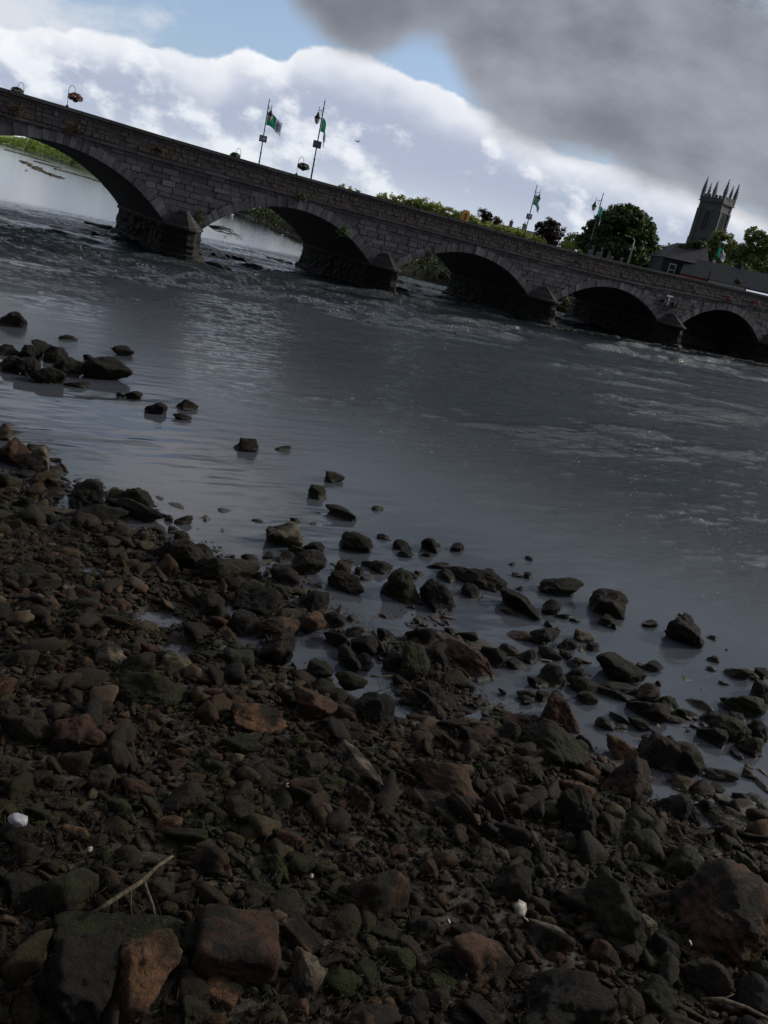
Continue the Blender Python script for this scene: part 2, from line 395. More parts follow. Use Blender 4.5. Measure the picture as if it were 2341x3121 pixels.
# ------------------------------------------------------------------ rocks
def ico(n):
    bm = bmesh.new(); bmesh.ops.create_icosphere(bm, subdivisions=n, radius=1)
    V = np.array([v.co for v in bm.verts]); F = np.array([[v.index for v in f.verts] for f in bm.faces]); bm.free(); return V, F
ICO = {k: ico(k) for k in (2, 3, 4, 5)}
def rock_shape(seed, sub, angular=.6, rough=1.0):
    rs = np.random.RandomState(seed); V, F = ICO[sub]
    K = rs.randint(9, 15); Nn = rs.normal(size=(K, 3)); Nn /= np.linalg.norm(Nn, axis=1)[:, None]; hh = rs.uniform(.62, .98, K)
    D = V@Nn.T; q = np.where(D > .05, hh/np.maximum(D, .05), 9.0); p = 4+13*angular
    r = (np.sum(np.minimum(q, 9.0)**-p, axis=1))**(-1/p); r = np.clip(r, .4, 1.35)
    o = rs.uniform(0, 50, 3)
    r = r*(1+rough*(.10*fbm(V*1.3+o, seed, 2)+.055*fbm(V*3.5+o, seed+7, 3)))
    if sub >= 4: r = r*(1+rough*.030*fbm(V*9+o, seed+3, 3))
    Q = V*r[:, None]; Q -= (Q.max(0)+Q.min(0))/2; Q /= (Q.max(0)-Q.min(0))/2
    return Q, F
m, nt, b = material('river_rock'); t = nt.nodes.new('ShaderNodeTexCoord'); oi = nt.nodes.new('ShaderNodeObjectInfo'); g = nt.nodes.new('ShaderNodeNewGeometry')
add = nt.nodes.new('ShaderNodeVectorMath'); add.operation = 'ADD'; nt.links.new(g.outputs['Position'], add.inputs[0]); nt.links.new(oi.outputs['Random'], add.inputs[1])
pv = add.outputs[0]
n1 = noise(nt, pv, 3.2, 6, .65, .3); n2 = noise(nt, pv, 16, 6, .7); n3 = noise(nt, pv, 70, 4, .7); nb = noise(nt, pv, 5.5, 5, .7, .8)
dk = mix(nt, 1.0, oi.outputs['Color'], (.38, .38, .38), 'MULTIPLY')
npt = noise(nt, pv, 2.6, 4, .6, .6)
body_ = mix(nt, npt.step(.40, .56), (.020, .017, .013), oi.outputs['Color'])
dk = mix(nt, 1.0, body_, (.36, .36, .36), 'MULTIPLY')
c = mix(nt, (n1*.35+n2*.65).step(.36, .62), dk, body_)
al = N(nt, oi.outputs['Alpha'])              # moss amount of this rock
nz_ = xyz(nt, g.outputs['Normal'])[2]
c = mix(nt, (nb+al*.5+nz_*.10).step(.74, .96)*n3.step(.2, .55)*.85, c, (.024, .030, .009))
c = mix(nt, (noise(nt, pv, 9, 4, .6)+n3*.15).step(.77, .86)*.5, c, (.17, .15, .12))
setc(nt, b.inputs['Base Color'], c)
wet = xyz(nt, g.outputs['Position'])[2].step(.085, .02)
nt.links.new(((n2*.35+.55)*(wet*-.5+1.0)).s, b.inputs['Roughness']); nt.links.new((wet*.30+.15).s, b.inputs['Specular IOR Level'])
bump(nt, b, n1*.8+n2*.7+n3*.45, 1.0, .05)
M['rock'] = m
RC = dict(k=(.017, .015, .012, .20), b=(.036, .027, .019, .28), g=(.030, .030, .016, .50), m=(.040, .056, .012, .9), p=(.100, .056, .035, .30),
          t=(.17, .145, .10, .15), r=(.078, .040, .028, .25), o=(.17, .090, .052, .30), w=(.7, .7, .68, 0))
protos = [rock_shape(100+i, 4, [.3, .6, .95][i % 3], 1.35) for i in range(18)]
pmesh = {}
BIG = []; RO = []
def add_rock(i, x, y, zc, L, B, Zh, yaw, c, label, name='rock', cat='rock', group='rocks lying on the river shore'):
    hz = zc+.10*Zh; ry = R(yaw); a = R(random.uniform(-6, 6))
    if max(L, B) > .42 or 'block' in label or 'slab' in label:
        V, F = rock_shape(500+i*3, 5, .3 if c in 'gm' else .9, 1.35)
        if 'square red block' in label or 'beam-like' in label or 'square face' in label:
            q_ = V/np.linalg.norm(V, axis=1)[:, None]; e_ = 8.0; V = q_*(1/((np.abs(q_)**e_).sum(1)**(1/e_)))[:, None]; V = V*.97; V[:, 2] *= .62; V = V+q_*.055*fbm(q_*2.6+4, 5, 4)[:, None]
        me_o = obj_np(name, V*np.array([L/2, B/2, Zh/2*(1.5 if L < .55 else 1.2)])*(1.18 if L < .55 else 1.08), F, M['rock'], smooth=True); o = me_o
    else:
        k = i % 18
        if k not in pmesh:
            o = obj_np(name, protos[k][0], protos[k][1], M['rock'], smooth=True); pmesh[k] = o.data
        else:
            o = bpy.data.objects.new(name, pmesh[k]); COL.objects.link(o)
        o.scale = (L/2*1.2, B/2*1.2, Zh/2*1.6)
    o.location = (x, y, hz); o.rotation_euler = (a, R(random.uniform(-6, 6)), ry)
    col = RC[c]; j = random.uniform(.8, 1.22); o.color = (col[0]*j, col[1]*j*random.uniform(.95, 1.05), col[2]*j, col[3])
    BIG.append((x, y, L/2, B/2, ry)); RO.append(o); return tag(o, label, cat, group)
ROCKS = [
(-11.74,25.41,0.080,1.02,0.72,0.45,68,'k',"dark rounded rock alone in the river at the photo's left edge"),
(-10.06,25.26,0.022,0.49,0.20,0.12,46,'k','medium-sized dark rock in water left of the black river cluster, third nearest'),
(-10.17,21.70,0.036,0.54,0.33,0.20,61,'k','medium-sized dark rock in water in front of the lone river rock, nearest'),
(-9.60,21.81,0.050,0.46,0.45,0.28,44,'k','medium-sized dark rock in water in front of the lone river rock, second nearest'),
(-9.71,22.87,0.056,0.76,0.50,0.31,54,'k','large dark rock in water right of the lone river rock'),
(-9.10,22.12,0.075,0.71,0.67,0.42,65,'k','medium-sized dark rock in water left of the black river cluster, fourth nearest'),
(-9.30,20.11,0.053,0.43,0.50,0.29,25,'k','medium-sized dark rock in water in front of the lone river rock, third nearest'),
(-8.90,20.18,0.063,0.51,0.59,0.35,22,'k','medium-sized dark rock in water in front of the lone river rock, fourth nearest'),
(-8.29,19.82,0.068,0.76,0.61,0.38,29,'k','large dark rock in water left of the black river cluster, fifth nearest'),
(-8.29,21.12,0.077,0.76,0.69,0.43,53,'k','large dark rock in water left of the black river cluster, second nearest'),
(-7.54,21.49,0.101,1.06,0.91,0.56,50,'k','largest dark boulder at the right end of the black river rock cluster'),
(-8.58,23.19,0.026,0.36,0.23,0.14,37,'k','medium-sized dark rock in water behind the black river cluster, nearest'),
(-8.31,24.79,0.053,0.62,0.47,0.29,54,'k','medium-sized dark rock in water behind the black river cluster, second nearest'),
(-7.66,20.03,0.027,0.58,0.25,0.15,46,'k','medium-sized dark rock in water left of the black river cluster, nearest'),
(-6.34,20.19,0.028,0.41,0.25,0.16,49,'k','medium-sized dark rock in water right of the black river cluster, nearest'),
(-6.64,20.15,0.011,0.19,0.10,0.06,27,'k','small dark rock in water in front of the black river cluster, nearest'),
(-6.53,19.75,0.011,0.13,0.10,0.06,28,'k','small dark rock in water in front of the black river cluster, second nearest'),
(-5.46,19.28,0.037,0.47,0.33,0.20,53,'k','medium-sized dark rock in water right of the black river cluster, second nearest'),
(-5.10,20.26,0.035,0.47,0.31,0.19,37,'k','medium-sized dark rock in water right of the black river cluster, third nearest'),
(-4.90,19.26,0.019,0.35,0.17,0.11,41,'k','medium-sized dark rock in water right of the black river cluster, fourth nearest'),
(-3.17,17.95,0.036,0.44,0.32,0.20,44,'b','medium-sized brown rock in water behind the flat-topped olive boulder, second nearest'),
(-2.45,18.59,0.016,0.32,0.14,0.09,36,'b','medium-sized brown rock in water behind the foam-footed rock, second nearest'),
(-1.14,17.15,0.030,0.38,0.27,0.17,40,'b','medium-sized brown rock in water behind the foam-footed rock, nearest'),
(-1.27,15.88,0.032,0.35,0.29,0.18,36,'g','medium-sized mossy green-brown rock in water left of the foam-footed rock, nearest'),
(-0.76,15.02,0.033,0.62,0.29,0.18,-26,'b','tilted brown rock in the shallows with white foam at its foot'),
(-0.12,15.92,0.012,0.22,0.11,0.07,33,'b','small brown rock in water right of the foam-footed rock'),
(-7.02,15.10,0.045,0.37,0.42,0.25,46,'t',"pale-topped rock cut by the photo's left edge in still water"),
(-6.27,13.99,0.060,0.49,0.56,0.34,23,'r',"red-brown boulder at the left water's edge joined by a paler one"),
(-5.82,13.96,0.057,0.46,0.53,0.32,-4,'t','olive and white boulder beside the red-brown one at the left shore'),
(-5.73,12.74,0.047,0.41,0.42,0.26,44,'g','large mossy green-brown rock on shore in front of the red shore boulder, nearest'),
(-5.36,12.74,0.016,0.18,0.14,0.09,30,'k','medium-sized dark rock on shore in front of the red shore boulder, second nearest'),
(-5.21,12.08,0.042,0.24,0.25,0.16,37,'k','medium-sized dark rock on shore in front of the red shore boulder, third nearest'),
(-4.58,12.79,0.057,0.46,0.53,0.31,38,'k',"round black boulder standing upright at the water's edge on the left"),
(-4.16,12.31,0.053,0.84,0.47,0.29,50,'k','flat black boulder lying in front of the round one at left shore'),
(-4.20,13.22,0.031,0.37,0.28,0.17,50,'g','medium-sized mossy green-brown rock in water left of the pebble spit boulder'),
(-3.93,13.35,0.042,0.46,0.38,0.23,19,'g','mossy flat-topped rock behind the pebble spit on the left shore'),
(-3.75,12.85,0.045,0.97,0.40,0.25,-22,'k','long sloping dark boulder above the small spit of pale pebbles'),
(-4.62,11.69,0.045,0.17,0.19,0.12,27,'k','medium-sized dark rock on shore left of the round black boulder'),
(-3.27,12.94,0.015,0.12,0.14,0.08,16,'b','small brown rock in water right of the pebble spit boulder, nearest'),
(-3.03,12.94,0.020,0.25,0.18,0.11,29,'b','medium-sized brown rock in water right of the pebble spit boulder, third nearest'),
(-3.06,12.47,0.015,0.14,0.13,0.08,24,'b','small brown rock in water right of the pebble spit boulder, second nearest'),
(-2.85,12.19,0.024,0.19,0.22,0.13,-5,'b','medium-sized brown rock in water right of the pebble spit boulder, fourth nearest'),
(-3.08,11.99,0.016,0.13,0.14,0.09,23,'b','small brown rock on shore in front of the pebble spit boulder, second nearest'),
(-3.20,11.68,0.017,0.19,0.14,0.09,12,'b','medium-sized brown rock on shore in front of the pebble spit boulder, nearest'),
(-2.64,11.42,0.068,0.59,0.61,0.38,33,'b','squat square brown boulder standing in the water left of the broad one'),
(-2.38,11.78,0.035,0.29,0.31,0.19,21,'b','medium-sized brown rock in water left of the broad waterline boulder'),
(-1.97,11.27,0.066,0.97,0.59,0.37,31,'b','broad low brown boulder, widest of the rocks along the left waterline'),
(-1.77,12.07,0.020,0.26,0.18,0.11,30,'k','medium-sized dark rock in water right of the broad waterline boulder'),
(-1.55,12.31,0.015,0.15,0.13,0.08,28,'k','small dark rock in water left of the flat-topped olive boulder'),
(-1.41,13.11,0.063,0.71,0.57,0.35,29,'t','flat-topped olive boulder tapering downwards, alone in the shallow water'),
(-0.94,12.98,0.030,0.32,0.27,0.17,38,'k','medium-sized dark rock in water right of the flat-topped olive boulder'),
(-0.33,13.57,0.054,0.57,0.49,0.30,31,'k','dark heart-shaped boulder in the water right of the flat-topped olive one'),
(-1.26,12.37,0.023,0.28,0.21,0.13,32,'k','medium-sized dark rock in water in front of the flat-topped olive boulder, nearest'),
(-1.43,14.13,0.015,0.19,0.13,0.08,31,'g','small mossy green-brown rock in water behind the flat-topped olive boulder, nearest'),
(-1.15,14.23,0.009,0.13,0.08,0.05,29,'g','small mossy green-brown rock in water left of the foam-footed rock, second nearest'),
(-0.91,12.14,0.049,0.43,0.44,0.27,7,'b','large brown rock in water in front of the flat-topped olive boulder, second nearest'),
(-1.17,11.61,0.040,0.36,0.36,0.22,22,'b','medium-sized brown rock in water in front of the flat-topped olive boulder, third nearest'),
(-0.40,12.80,0.013,0.21,0.12,0.07,22,'b','medium-sized brown rock in water in front of the heart-shaped boulder, nearest'),
(-0.41,12.41,0.026,0.21,0.24,0.14,-2,'b','medium-sized brown rock in water in front of the heart-shaped boulder, fourth nearest'),
(-0.14,12.53,0.016,0.16,0.14,0.09,27,'k','small dark rock in water in front of the heart-shaped boulder, third nearest'),
(-0.05,12.90,0.015,0.19,0.14,0.09,21,'k','medium-sized dark rock in water in front of the heart-shaped boulder, second nearest'),
(0.18,12.85,0.027,0.33,0.25,0.15,32,'k','medium-sized dark rock in water behind the green waterline boulder, second nearest'),
(-0.31,11.84,0.036,0.47,0.32,0.20,3,'b','large brown rock in water in front of the heart-shaped boulder, fifth nearest'),
(0.10,14.34,0.014,0.22,0.12,0.08,-1,'k','medium-sized dark rock in water right of the heart-shaped boulder'),
(-0.57,10.25,0.063,0.28,0.33,0.19,19,'o','brown rock with a pale lit edge standing in the small pool'),
(-0.95,9.94,0.089,0.58,0.34,0.21,32,'p','reddish flat rock resting above the tall dark boulder by the pool'),
(-0.86,9.21,0.135,0.39,0.45,0.27,21,'b','tall dark boulder on the left bank of the largest shore pool'),
(-0.23,10.04,0.059,0.31,0.22,0.14,-15,'b','medium-sized brown rock on shore right of the pale-edged pool rock, second nearest'),
(0.14,9.96,0.068,0.30,0.34,0.21,26,'k','medium-sized dark rock on shore behind the olive twig rock, third nearest'),
(-0.01,9.54,0.081,0.21,0.36,0.14,26,'k','medium-sized dark rock on shore behind the olive twig rock, nearest'),
(0.17,9.59,0.071,0.17,0.18,0.11,18,'k','medium-sized dark rock on shore behind the olive twig rock, second nearest'),
(0.38,10.48,0.026,0.23,0.23,0.14,16,'k','medium-sized dark rock on shore behind the egg-shaped mossy boulder, second nearest'),
(0.49,9.75,0.061,0.19,0.21,0.13,30,'k','medium-sized dark rock on shore left of the egg-shaped mossy boulder'),
(0.07,8.95,0.110,0.29,0.22,0.13,25,'g','olive rock in the pool with a dark twig beside it'),
(-0.31,10.61,0.033,0.22,0.26,0.15,16,'b','medium-sized brown rock on shore right of the pale-edged pool rock, nearest'),
(-0.02,10.41,0.030,0.20,0.16,0.10,14,'b','medium-sized brown rock on shore right of the pale-edged pool rock, third nearest'),
(-0.31,9.05,0.109,0.27,0.19,0.12,9,'b','medium-sized brown rock on shore left of the olive twig rock'),
(-1.36,9.78,0.098,0.30,0.28,0.17,-6,'k','medium-sized dark rock on shore left of the tall poolside boulder'),
(-1.89,10.05,0.100,0.31,0.36,0.21,-17,'b','medium-sized brown rock on shore in front of the broad waterline boulder'),
(-1.33,10.42,0.090,0.63,0.54,0.33,20,'k','wide black mossy boulder just in front of the broad waterline boulder'),
(-0.69,10.95,0.044,0.39,0.39,0.24,0,'k','large dark rock on shore behind the pale-edged pool rock'),
(0.44,14.09,0.024,0.31,0.22,0.14,26,'k','medium-sized dark rock in water left of the shell-spotted rock, second nearest'),
(0.50,13.74,0.018,0.24,0.16,0.10,23,'g','medium-sized mossy green-brown rock in water left of the shell-spotted rock, nearest'),
(0.94,14.36,0.038,0.40,0.34,0.21,33,'k','round dark rock in the shallows with a white shell stuck on it'),
(1.40,14.61,0.022,0.25,0.20,0.12,27,'k','medium-sized dark rock in water right of the shell-spotted rock'),
(0.86,13.97,0.012,0.14,0.11,0.07,27,'k','small dark rock in water in front of the shell-spotted rock, nearest'),
(1.07,13.56,0.016,0.37,0.15,0.09,32,'b','medium-sized brown rock in water in front of the shell-spotted rock, second nearest'),
(1.20,13.13,0.024,0.30,0.22,0.13,-23,'k','medium-sized dark rock in water left of the wedge-shaped boulder'),
(1.69,13.30,0.047,0.96,0.42,0.26,-19,'b','long wedge-shaped boulder whose thin end points right into the water'),
(0.76,13.06,0.011,0.16,0.10,0.06,27,'k','small dark rock in water right of the green waterline boulder, nearest'),
(0.55,12.93,0.012,0.36,0.10,0.06,-34,'k','medium-sized dark rock in water behind the green waterline boulder, nearest'),
(0.49,12.07,0.063,0.51,0.58,0.35,30,'g','upright moss-green boulder at the waterline left of the wedge-shaped one'),
(1.93,13.83,0.015,0.18,0.14,0.09,27,'k','small dark rock in water right of the wedge-shaped boulder, nearest'),
(2.38,14.51,0.009,0.12,0.08,0.05,26,'k','small dark rock in water right of the wedge-shaped boulder, second nearest'),
(2.42,14.00,0.011,0.17,0.10,0.06,13,'b','small brown rock in water behind the sloping waterline boulder, third nearest'),
(2.63,14.07,0.014,0.15,0.13,0.08,26,'k','small dark rock in water behind the sloping waterline boulder, second nearest'),
(2.72,15.01,0.010,0.13,0.09,0.06,-17,'k','small dark rock in water behind the domed offshore boulder'),
(3.08,13.70,0.051,0.72,0.45,0.28,30,'k','domed dark boulder alone in the water with a small spike on its right'),
(2.42,13.40,0.011,0.13,0.10,0.06,25,'k','small dark rock in water behind the sloping waterline boulder, nearest'),
(1.61,12.71,0.030,0.31,0.27,0.17,19,'k','medium-sized dark rock in water in front of the wedge-shaped boulder'),
(2.35,12.58,0.045,0.79,0.40,0.25,-36,'k','long dark boulder sloping down to the right along the waterline'),
(1.05,11.98,0.054,0.44,0.50,0.30,15,'k','large dark rock in water right of the green waterline boulder, second nearest'),
(2.87,12.73,0.030,0.31,0.27,0.17,25,'k','medium-sized dark rock in water in front of the domed offshore boulder, nearest'),
(3.04,12.64,0.013,0.20,0.12,0.07,22,'k','small dark rock in water in front of the domed offshore boulder, second nearest'),
(3.23,12.61,0.009,0.17,0.08,0.05,10,'k','small dark rock in water left of the slanting offshore boulder, nearest'),
(2.77,12.16,0.012,0.14,0.11,0.07,-2,'k','small dark rock in water right of the sloping waterline boulder'),
(2.89,12.06,0.009,0.13,0.08,0.05,14,'k','small dark rock in water in front of the domed offshore boulder, third nearest'),
(2.63,11.56,0.031,0.51,0.27,0.17,38,'k','large dark rock in water in front of the sloping waterline boulder, nearest'),
(2.94,11.55,0.020,0.25,0.18,0.11,16,'k','medium-sized dark rock in water left of the slanting offshore boulder, second nearest'),
(2.65,11.10,0.020,0.28,0.18,0.11,-2,'k','medium-sized dark rock in water in front of the sloping waterline boulder, third nearest'),
(2.91,11.21,0.015,0.22,0.13,0.08,-28,'k','medium-sized dark rock in water left of the massive lagoon boulder, third nearest'),
(2.98,10.99,0.019,0.17,0.17,0.10,-4,'k','medium-sized dark rock in water left of the massive lagoon boulder, second nearest'),
(3.26,11.97,0.022,0.29,0.19,0.12,11,'t','flat tan-edged stone in the lagoon below the domed offshore boulder'),
(3.37,11.68,0.015,0.20,0.14,0.09,12,'k','medium-sized dark rock in water left of the massive lagoon boulder, nearest'),
(1.82,10.54,0.034,0.28,0.32,0.19,8,'k','medium-sized dark rock in water right of the red-brown ramp boulder, nearest'),
(2.07,10.91,0.019,0.25,0.17,0.11,-5,'b','medium-sized brown rock in water right of the red-brown ramp boulder, second nearest'),
(2.30,10.84,0.026,0.26,0.23,0.14,6,'b','medium-sized brown rock in water in front of the sloping waterline boulder, second nearest'),
(2.15,10.56,0.018,0.29,0.16,0.10,25,'b','medium-sized brown rock in water right of the red-brown ramp boulder, fourth nearest'),
(1.46,10.32,0.045,0.87,0.40,0.25,-40,'p','long red-brown boulder sloping into the pool, its lower end bare'),
(1.28,11.12,0.016,0.22,0.14,0.09,15,'k','medium-sized dark rock in water behind the red-brown ramp boulder, second nearest'),
(1.51,11.09,0.017,0.25,0.15,0.09,-39,'k','medium-sized dark rock in water behind the red-brown ramp boulder, nearest'),
(0.84,10.69,0.037,0.34,0.33,0.21,19,'k','medium-sized dark rock on shore behind the egg-shaped mossy boulder, nearest'),
(0.79,9.71,0.084,0.41,0.47,0.28,14,'g','tall egg-shaped mossy boulder left of the red-brown ramp boulder'),
(1.05,10.11,0.044,0.47,0.30,0.18,-48,'k','large dark rock on shore right of the egg-shaped mossy boulder'),
(2.60,10.35,0.037,0.37,0.33,0.20,22,'b','squarish brown rock in the middle of the right lagoon'),
(2.38,10.15,0.019,0.25,0.17,0.11,6,'k','medium-sized dark rock on shore behind the red domed boulder, fourth nearest'),
(2.93,10.62,0.026,0.22,0.23,0.14,2,'k','medium-sized dark rock in water behind the red domed boulder, fifth nearest'),
(3.00,10.34,0.026,0.29,0.24,0.15,24,'g','medium-sized mossy green-brown rock in water behind the red domed boulder, third nearest'),
(3.01,10.06,0.021,0.24,0.19,0.12,27,'g','medium-sized mossy green-brown rock on shore right of the red domed boulder, nearest'),
(2.19,9.74,0.035,0.20,0.13,0.08,2,'g','medium-sized mossy green-brown rock on shore left of the red domed boulder, second nearest'),
(2.20,9.62,0.037,0.16,0.09,0.06,21,'k','medium-sized dark rock on shore left of the red domed boulder, nearest'),
(2.43,9.81,0.027,0.20,0.12,0.08,18,'k','medium-sized dark rock on shore behind the red domed boulder, second nearest'),
(1.89,9.70,0.033,0.11,0.06,0.04,-33,'k','small dark rock on shore right of the red-brown ramp boulder, third nearest'),
(2.68,9.93,0.013,0.12,0.08,0.05,-29,'k','small dark rock on shore behind the red domed boulder, nearest'),
(2.56,9.34,0.082,0.48,0.44,0.27,10,'r',"red-brown domed boulder at the lagoon's lower edge"),
(3.86,13.28,0.055,0.51,0.49,0.31,-5,'b','slanting brown boulder offshore, second from the right of the lone ones'),
(3.73,12.77,0.023,0.22,0.21,0.13,22,'k','medium-sized dark rock in water in front of the slanting offshore boulder, nearest'),
(3.87,12.69,0.012,0.12,0.11,0.07,12,'k','small dark rock in water in front of the slanting offshore boulder, second nearest'),
(4.53,13.12,0.015,0.28,0.13,0.08,21,'b','medium-sized brown rock in water left of the black offshore boulder'),
(4.95,12.86,0.056,0.48,0.50,0.31,7,'k','black lumpy boulder farthest offshore on the right'),
(5.15,12.74,0.026,0.24,0.23,0.14,22,'k','medium-sized dark rock in water right of the black offshore boulder, nearest'),
(5.23,13.90,0.007,0.09,0.06,0.04,21,'k','small dark rock in water behind the black offshore boulder'),
(5.55,13.15,0.011,0.17,0.10,0.06,-13,'k','small dark rock in water right of the black offshore boulder, second nearest'),
(5.70,12.84,0.004,0.07,0.04,0.02,18,'k','small dark rock in water right of the black offshore boulder, fourth nearest'),
(5.31,12.30,0.013,0.16,0.12,0.07,-7,'k','small dark rock in water right of the black offshore boulder, third nearest'),
(5.18,11.92,0.010,0.12,0.09,0.05,21,'b','small brown rock in water in front of the black offshore boulder'),
(5.23,11.52,0.009,0.14,0.08,0.05,17,'k','small dark rock in water behind the green-streaked boulder, second nearest'),
(5.54,11.89,0.023,0.31,0.20,0.13,-21,'g','medium-sized mossy green-brown rock in water behind the green-streaked boulder, third nearest'),
(5.77,11.97,0.016,0.21,0.15,0.09,-8,'b','medium-sized brown rock in water behind the green-streaked boulder, nearest'),
(6.00,12.10,0.020,0.25,0.18,0.11,21,'k','medium-sized dark rock in water behind the green-streaked boulder, fourth nearest'),
(3.58,10.99,0.058,0.63,0.52,0.32,21,'k','massive black boulder standing in the centre of the right lagoon'),
(3.50,10.53,0.018,0.52,0.17,0.10,18,'k','large dark rock in water in front of the massive lagoon boulder, nearest'),
(3.51,11.41,0.012,0.15,0.11,0.07,-10,'k','small dark rock in water behind the massive lagoon boulder'),
(4.02,11.48,0.010,0.11,0.09,0.05,11,'k','small dark rock in water right of the massive lagoon boulder, nearest'),
(4.18,11.46,0.019,0.27,0.17,0.11,23,'k','medium-sized dark rock in water right of the massive lagoon boulder, second nearest'),
(4.18,11.02,0.010,0.12,0.09,0.06,21,'k','small dark rock in water behind the lagoon rock heap, second nearest'),
(3.90,10.49,0.030,0.33,0.27,0.17,24,'r','medium-sized red-brown rock in water behind the lagoon rock heap, nearest'),
(3.68,10.11,0.030,0.25,0.27,0.17,15,'k','medium-sized dark rock in water left of the lagoon rock heap, nearest'),
(3.88,10.03,0.035,0.38,0.31,0.19,29,'b','brown boulder at the heart of the small rock heap in the lagoon'),
(4.13,10.35,0.021,0.31,0.19,0.12,-58,'g','medium-sized mossy green-brown rock in water right of the lagoon rock heap, nearest'),
(3.40,10.35,0.014,0.50,0.13,0.08,-8,'k','large dark rock in water in front of the massive lagoon boulder, second nearest'),
(4.35,10.23,0.018,0.25,0.17,0.10,0,'k','medium-sized dark rock in water right of the lagoon rock heap, third nearest'),
(4.66,10.29,0.021,0.23,0.19,0.12,4,'k','medium-sized dark rock in water left of the green-streaked boulder, nearest'),
(4.13,10.03,0.012,0.23,0.11,0.07,19,'r','medium-sized red-brown rock in water right of the lagoon rock heap, second nearest'),
(4.39,10.01,0.008,0.11,0.07,0.04,12,'b','small brown rock in water right of the lagoon rock heap, fourth nearest'),
(5.31,10.81,0.046,0.66,0.41,0.25,20,'g',"big green-streaked boulder near the photo's right edge beside the lagoon"),
(5.73,11.37,0.036,0.29,0.33,0.20,15,'k','medium-sized dark rock in water right of the green-streaked boulder'),
(5.06,10.38,0.021,0.21,0.19,0.12,2,'k','medium-sized dark rock in water in front of the green-streaked boulder, nearest'),
(4.54,9.74,0.030,0.30,0.27,0.17,15,'k','medium-sized dark rock in water left of the green-streaked boulder, second nearest'),
(4.81,9.95,0.040,0.46,0.36,0.22,-20,'g','large mossy green-brown rock in water in front of the green-streaked boulder, third nearest'),
(4.99,9.72,0.033,0.28,0.30,0.18,-6,'b','medium-sized brown rock in water in front of the green-streaked boulder, fourth nearest'),
(5.28,10.17,0.033,0.27,0.31,0.19,7,'k','medium-sized dark rock in water in front of the green-streaked boulder, second nearest'),
(4.77,9.50,0.009,0.17,0.08,0.05,-48,'k','medium-sized dark rock in water in front of the green-streaked boulder, fifth nearest'),
(3.81,9.50,0.013,0.19,0.12,0.07,-32,'g','medium-sized mossy green-brown rock in water behind the twin lagoon boulders, second nearest'),
(3.90,9.38,0.017,0.14,0.16,0.09,8,'k','small dark rock on shore right of the twin lagoon boulders'),
(3.36,9.74,0.014,0.24,0.12,0.08,-41,'b','medium-sized brown rock on shore left of the lagoon rock heap, fourth nearest'),
(3.60,9.68,0.020,0.27,0.18,0.11,-27,'b','medium-sized brown rock on shore left of the lagoon rock heap, second nearest'),
(3.15,9.48,0.024,0.23,0.14,0.09,14,'g','medium-sized mossy green-brown rock on shore right of the red domed boulder, second nearest'),
(3.37,9.52,0.010,0.17,0.09,0.06,13,'k','medium-sized dark rock on shore left of the lagoon rock heap, third nearest'),
(3.22,8.91,0.055,0.35,0.26,0.16,-31,'o','large orange-brown rock on shore left of the twin lagoon boulders'),
(3.61,8.98,0.054,0.44,0.42,0.26,5,'b',"left one of the twin dark boulders at the lagoon's shore"),
(3.63,9.33,0.012,0.10,0.11,0.07,14,'r','small red-brown rock on shore behind the twin lagoon boulders, nearest'),
(4.02,9.04,0.045,0.37,0.41,0.25,-28,'b','right one of the twin dark boulders, with a bare tan crest'),
(4.39,8.91,0.018,0.36,0.16,0.10,-1,'k','large dark rock on shore right of the channel boulder, fourth nearest'),
(4.78,9.10,0.013,0.14,0.12,0.07,-13,'g','medium-sized mossy green-brown rock in water in front of the green-streaked boulder, seventh nearest'),
(4.85,9.26,0.009,0.11,0.08,0.05,11,'b','small brown rock in water in front of the green-streaked boulder, sixth nearest'),
(4.50,8.53,0.015,0.15,0.13,0.08,-2,'b','medium-sized brown rock on shore right of the channel boulder, fifth nearest'),
(3.14,8.11,0.106,0.46,0.42,0.26,17,'b','round grey-brown boulder on the shore below the twin dark boulders'),
(3.58,7.92,0.087,0.30,0.34,0.20,9,'k','dark boulder beside the thin water channel on the right shore'),
(3.78,7.89,0.067,0.17,0.19,0.11,-17,'k','medium-sized dark rock on shore right of the channel boulder, nearest'),
(4.21,8.58,0.018,0.20,0.14,0.08,8,'k','medium-sized dark rock on shore right of the channel boulder, third nearest'),
(4.03,8.17,0.045,0.19,0.17,0.11,4,'k','medium-sized dark rock on shore right of the channel boulder, second nearest'),
(2.99,7.29,0.121,0.17,0.20,0.12,11,'k','medium-sized dark rock on shore in front of the round grey-brown boulder'),
(2.50,7.74,0.136,0.29,0.34,0.20,5,'o','brown crest rock leaning on the tall black boulder on the right'),
(2.40,7.13,0.177,0.40,0.47,0.28,12,'k','tall black boulder with a red patch, on the right half of the shore'),
(3.50,7.10,0.111,0.35,0.17,0.11,-52,'t','long tan stone pointing down to the right above the great boulder'),
(3.83,7.06,0.104,0.14,0.15,0.09,9,'b','medium-sized brown rock on shore right of the long tan stone, nearest'),
(4.09,7.20,0.096,0.23,0.19,0.12,-40,'g','large mossy green-brown rock on shore right of the long tan stone, second nearest'),
(3.34,6.86,0.144,0.31,0.36,0.21,2,'g',"moss-crowned dome rock touching the great boulder's upper left"),
(3.01,6.74,0.137,0.37,0.12,0.07,5,'g','large mossy green-brown rock on shore left of the moss-crowned dome'),
(2.72,6.67,0.154,0.15,0.16,0.10,2,'b','medium-sized brown rock on shore behind the triangular grey-green boulder'),
(3.53,6.17,0.225,0.80,0.83,0.51,9,'p','great rounded boulder in the lower right corner with orange flank and white patch'),
(2.50,5.87,0.230,0.44,0.50,0.30,7,'g','triangular grey-green boulder left of the great boulder'),
